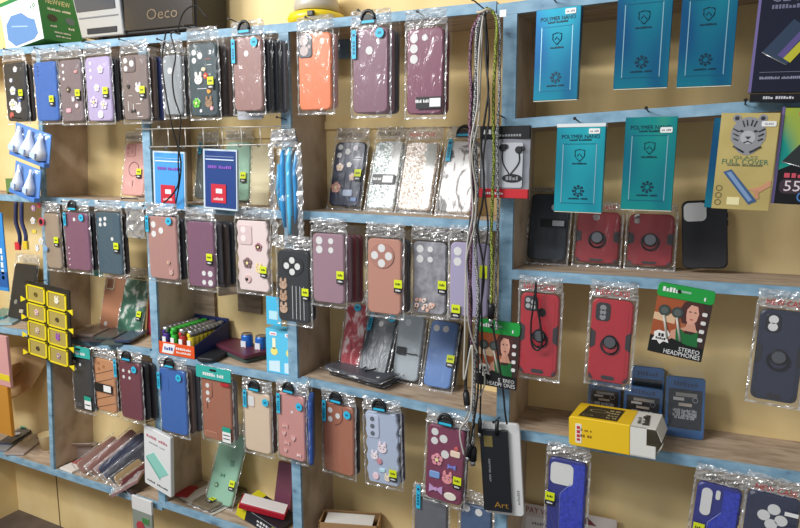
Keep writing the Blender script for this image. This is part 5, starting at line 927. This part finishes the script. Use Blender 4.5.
cable('white and black braided cable beside the yellow braided one', [(487, 8, -.045), (499, 20)]+wob(499, 496, 60, 330, .9, 7, -.05, .5), .0027, BR1)
cable('thin white cable winding down through the bundle to its lower end', [(484, 10, -.05), (480, 40)]+wob(477, 468, 70, 250, 3, 5, -.064, .4)+[(465, 330), (464, 380), (472, 345), (471, 410), (460, 430), (464, 455)], .0018, CW, Y=-.064)
cable('thin black cable swinging out at mid height in the bundle', [(485, 10, -.05), (486, 60)]+wob(486, 480, 90, 230, 2.5, 5, -.06, 1.2)+[(484, 275), (478, 330), (478, 390), (470, 445)], .0022, CB_, plug=BLACK, Y=-.06)
cable('thick black cable hanging at the left of the bundle', [(483, 10, -.05), (478, 40)]+wob(474, 468, 70, 380, 2.2, 8, -.047, 2.2)+[(466, 392)], .003, CB_, plug=BLACK)
cable('black cable with narrow bend beside the earphone pack', [(485, 10, -.05), (488, 50)]+wob(487, 484, 80, 300, 3, 6, -.066, .2)+[(482, 345), (480, 420)], .0019, CB_, plug=BLACK)
cable('grey white cable crossing the bundle in a loop below the shelf', [(483, 12, -.05), (480, 90)]+wob(478, 466, 120, 330, 4, 6, -.07, 3)+[(484, 372), (482, 392), (470, 408), (461, 430)], .0017, mat('A8A49A', .5))
cable('black cable running down to the charger card plug', [(488, 300, -.045), (497, 350, -.05), (503, 390, -.05), (505, 412, -.05), (507, 424, -.045)], .002, CB_)
cable('black charging cable looped over the top shelf in front of the light grey case', [(207, 18, -.01), (196, 6, -.02), (184, 12, -.04), (178, 30, -.075), (180, 34, -.08)]+wob(171, 181, 34, 160, 3, 6, -.075, 0)+[(178, 185, -.06), (166, 201, -.05), (156, 206, -.05)], .0018, CB_, plug=BLACK)
cable('second strand of black cable crossing the light grey case', [(166, 32, -.03), (162, 60, -.07), (166, 95, -.078), (173, 130, -.075), (181, 165, -.06), (175, 208, -.05)], .0018, CB_, plug=BLACK)
P0 = [(536, 282, -.045), (534, 300, -.045), (531, 325, -.045), (532, 345, -.045), (538, 350, -.045), (542, 342, -.045), (540, 322, -.045), (536, 300, -.045), (536, 284, -.045)]
cable('black strap hung over the red ring case beside the left headphone pack', P0, .002, CB_, name='strap', cat='strap')
# rubber tie and loose tag holding the bundle to the nail
M = Matrix.Translation(at(484, 12, -.052)); solid('cable_tie', 'pale tie and small tag knotted round the cable bundle at its nail', 'tie', M, [('band', MB().tube([(.012*math.cos(k*math.pi/8), .010*math.sin(k*math.pi/8), .002*math.sin(k)) for k in range(17)], .0022, mat('C8B8A0', .6), 6)), ('paper_tag', MB().box(.03, .042, -.002, -.001, -.012, 0, WHITE))])
# ------------------------------------------------------------------ light
w = bpy.data.worlds.new('world'); S.world = w; w.use_nodes = True
w.node_tree.nodes['Background'].inputs[0].default_value = (.93, .96, 1, 1); w.node_tree.nodes['Background'].inputs[1].default_value = .32
def area(name, loc, target, sx, sy, e, c=(1, 1, 1)):
    l = bpy.data.lights.new(name, 'AREA'); l.shape = 'RECTANGLE'; l.size = sx; l.size_y = sy; l.energy = e; l.color = c
    o = bpy.data.objects.new(name, l); COL.objects.link(o); o.location = loc
    o.rotation_euler = (Vector(target)-Vector(loc)).to_track_quat('-Z', 'Y').to_euler(); return o
area('shop_front_light', (-2.1, -1.75, 1.05), (-1.3, 0, -.25), .9, .5, 46)
area('ceiling_lamp', (-1.15, -1.5, 1.15), (-1.0, 0, -.3), 1.1, .12, 19)
S.view_settings.view_transform = 'Standard'; S.view_settings.look = 'None'; S.view_settings.exposure = .14; S.view_settings.gamma = 1
S.cycles.transparent_max_bounces = 32; S.cycles.max_bounces = 6
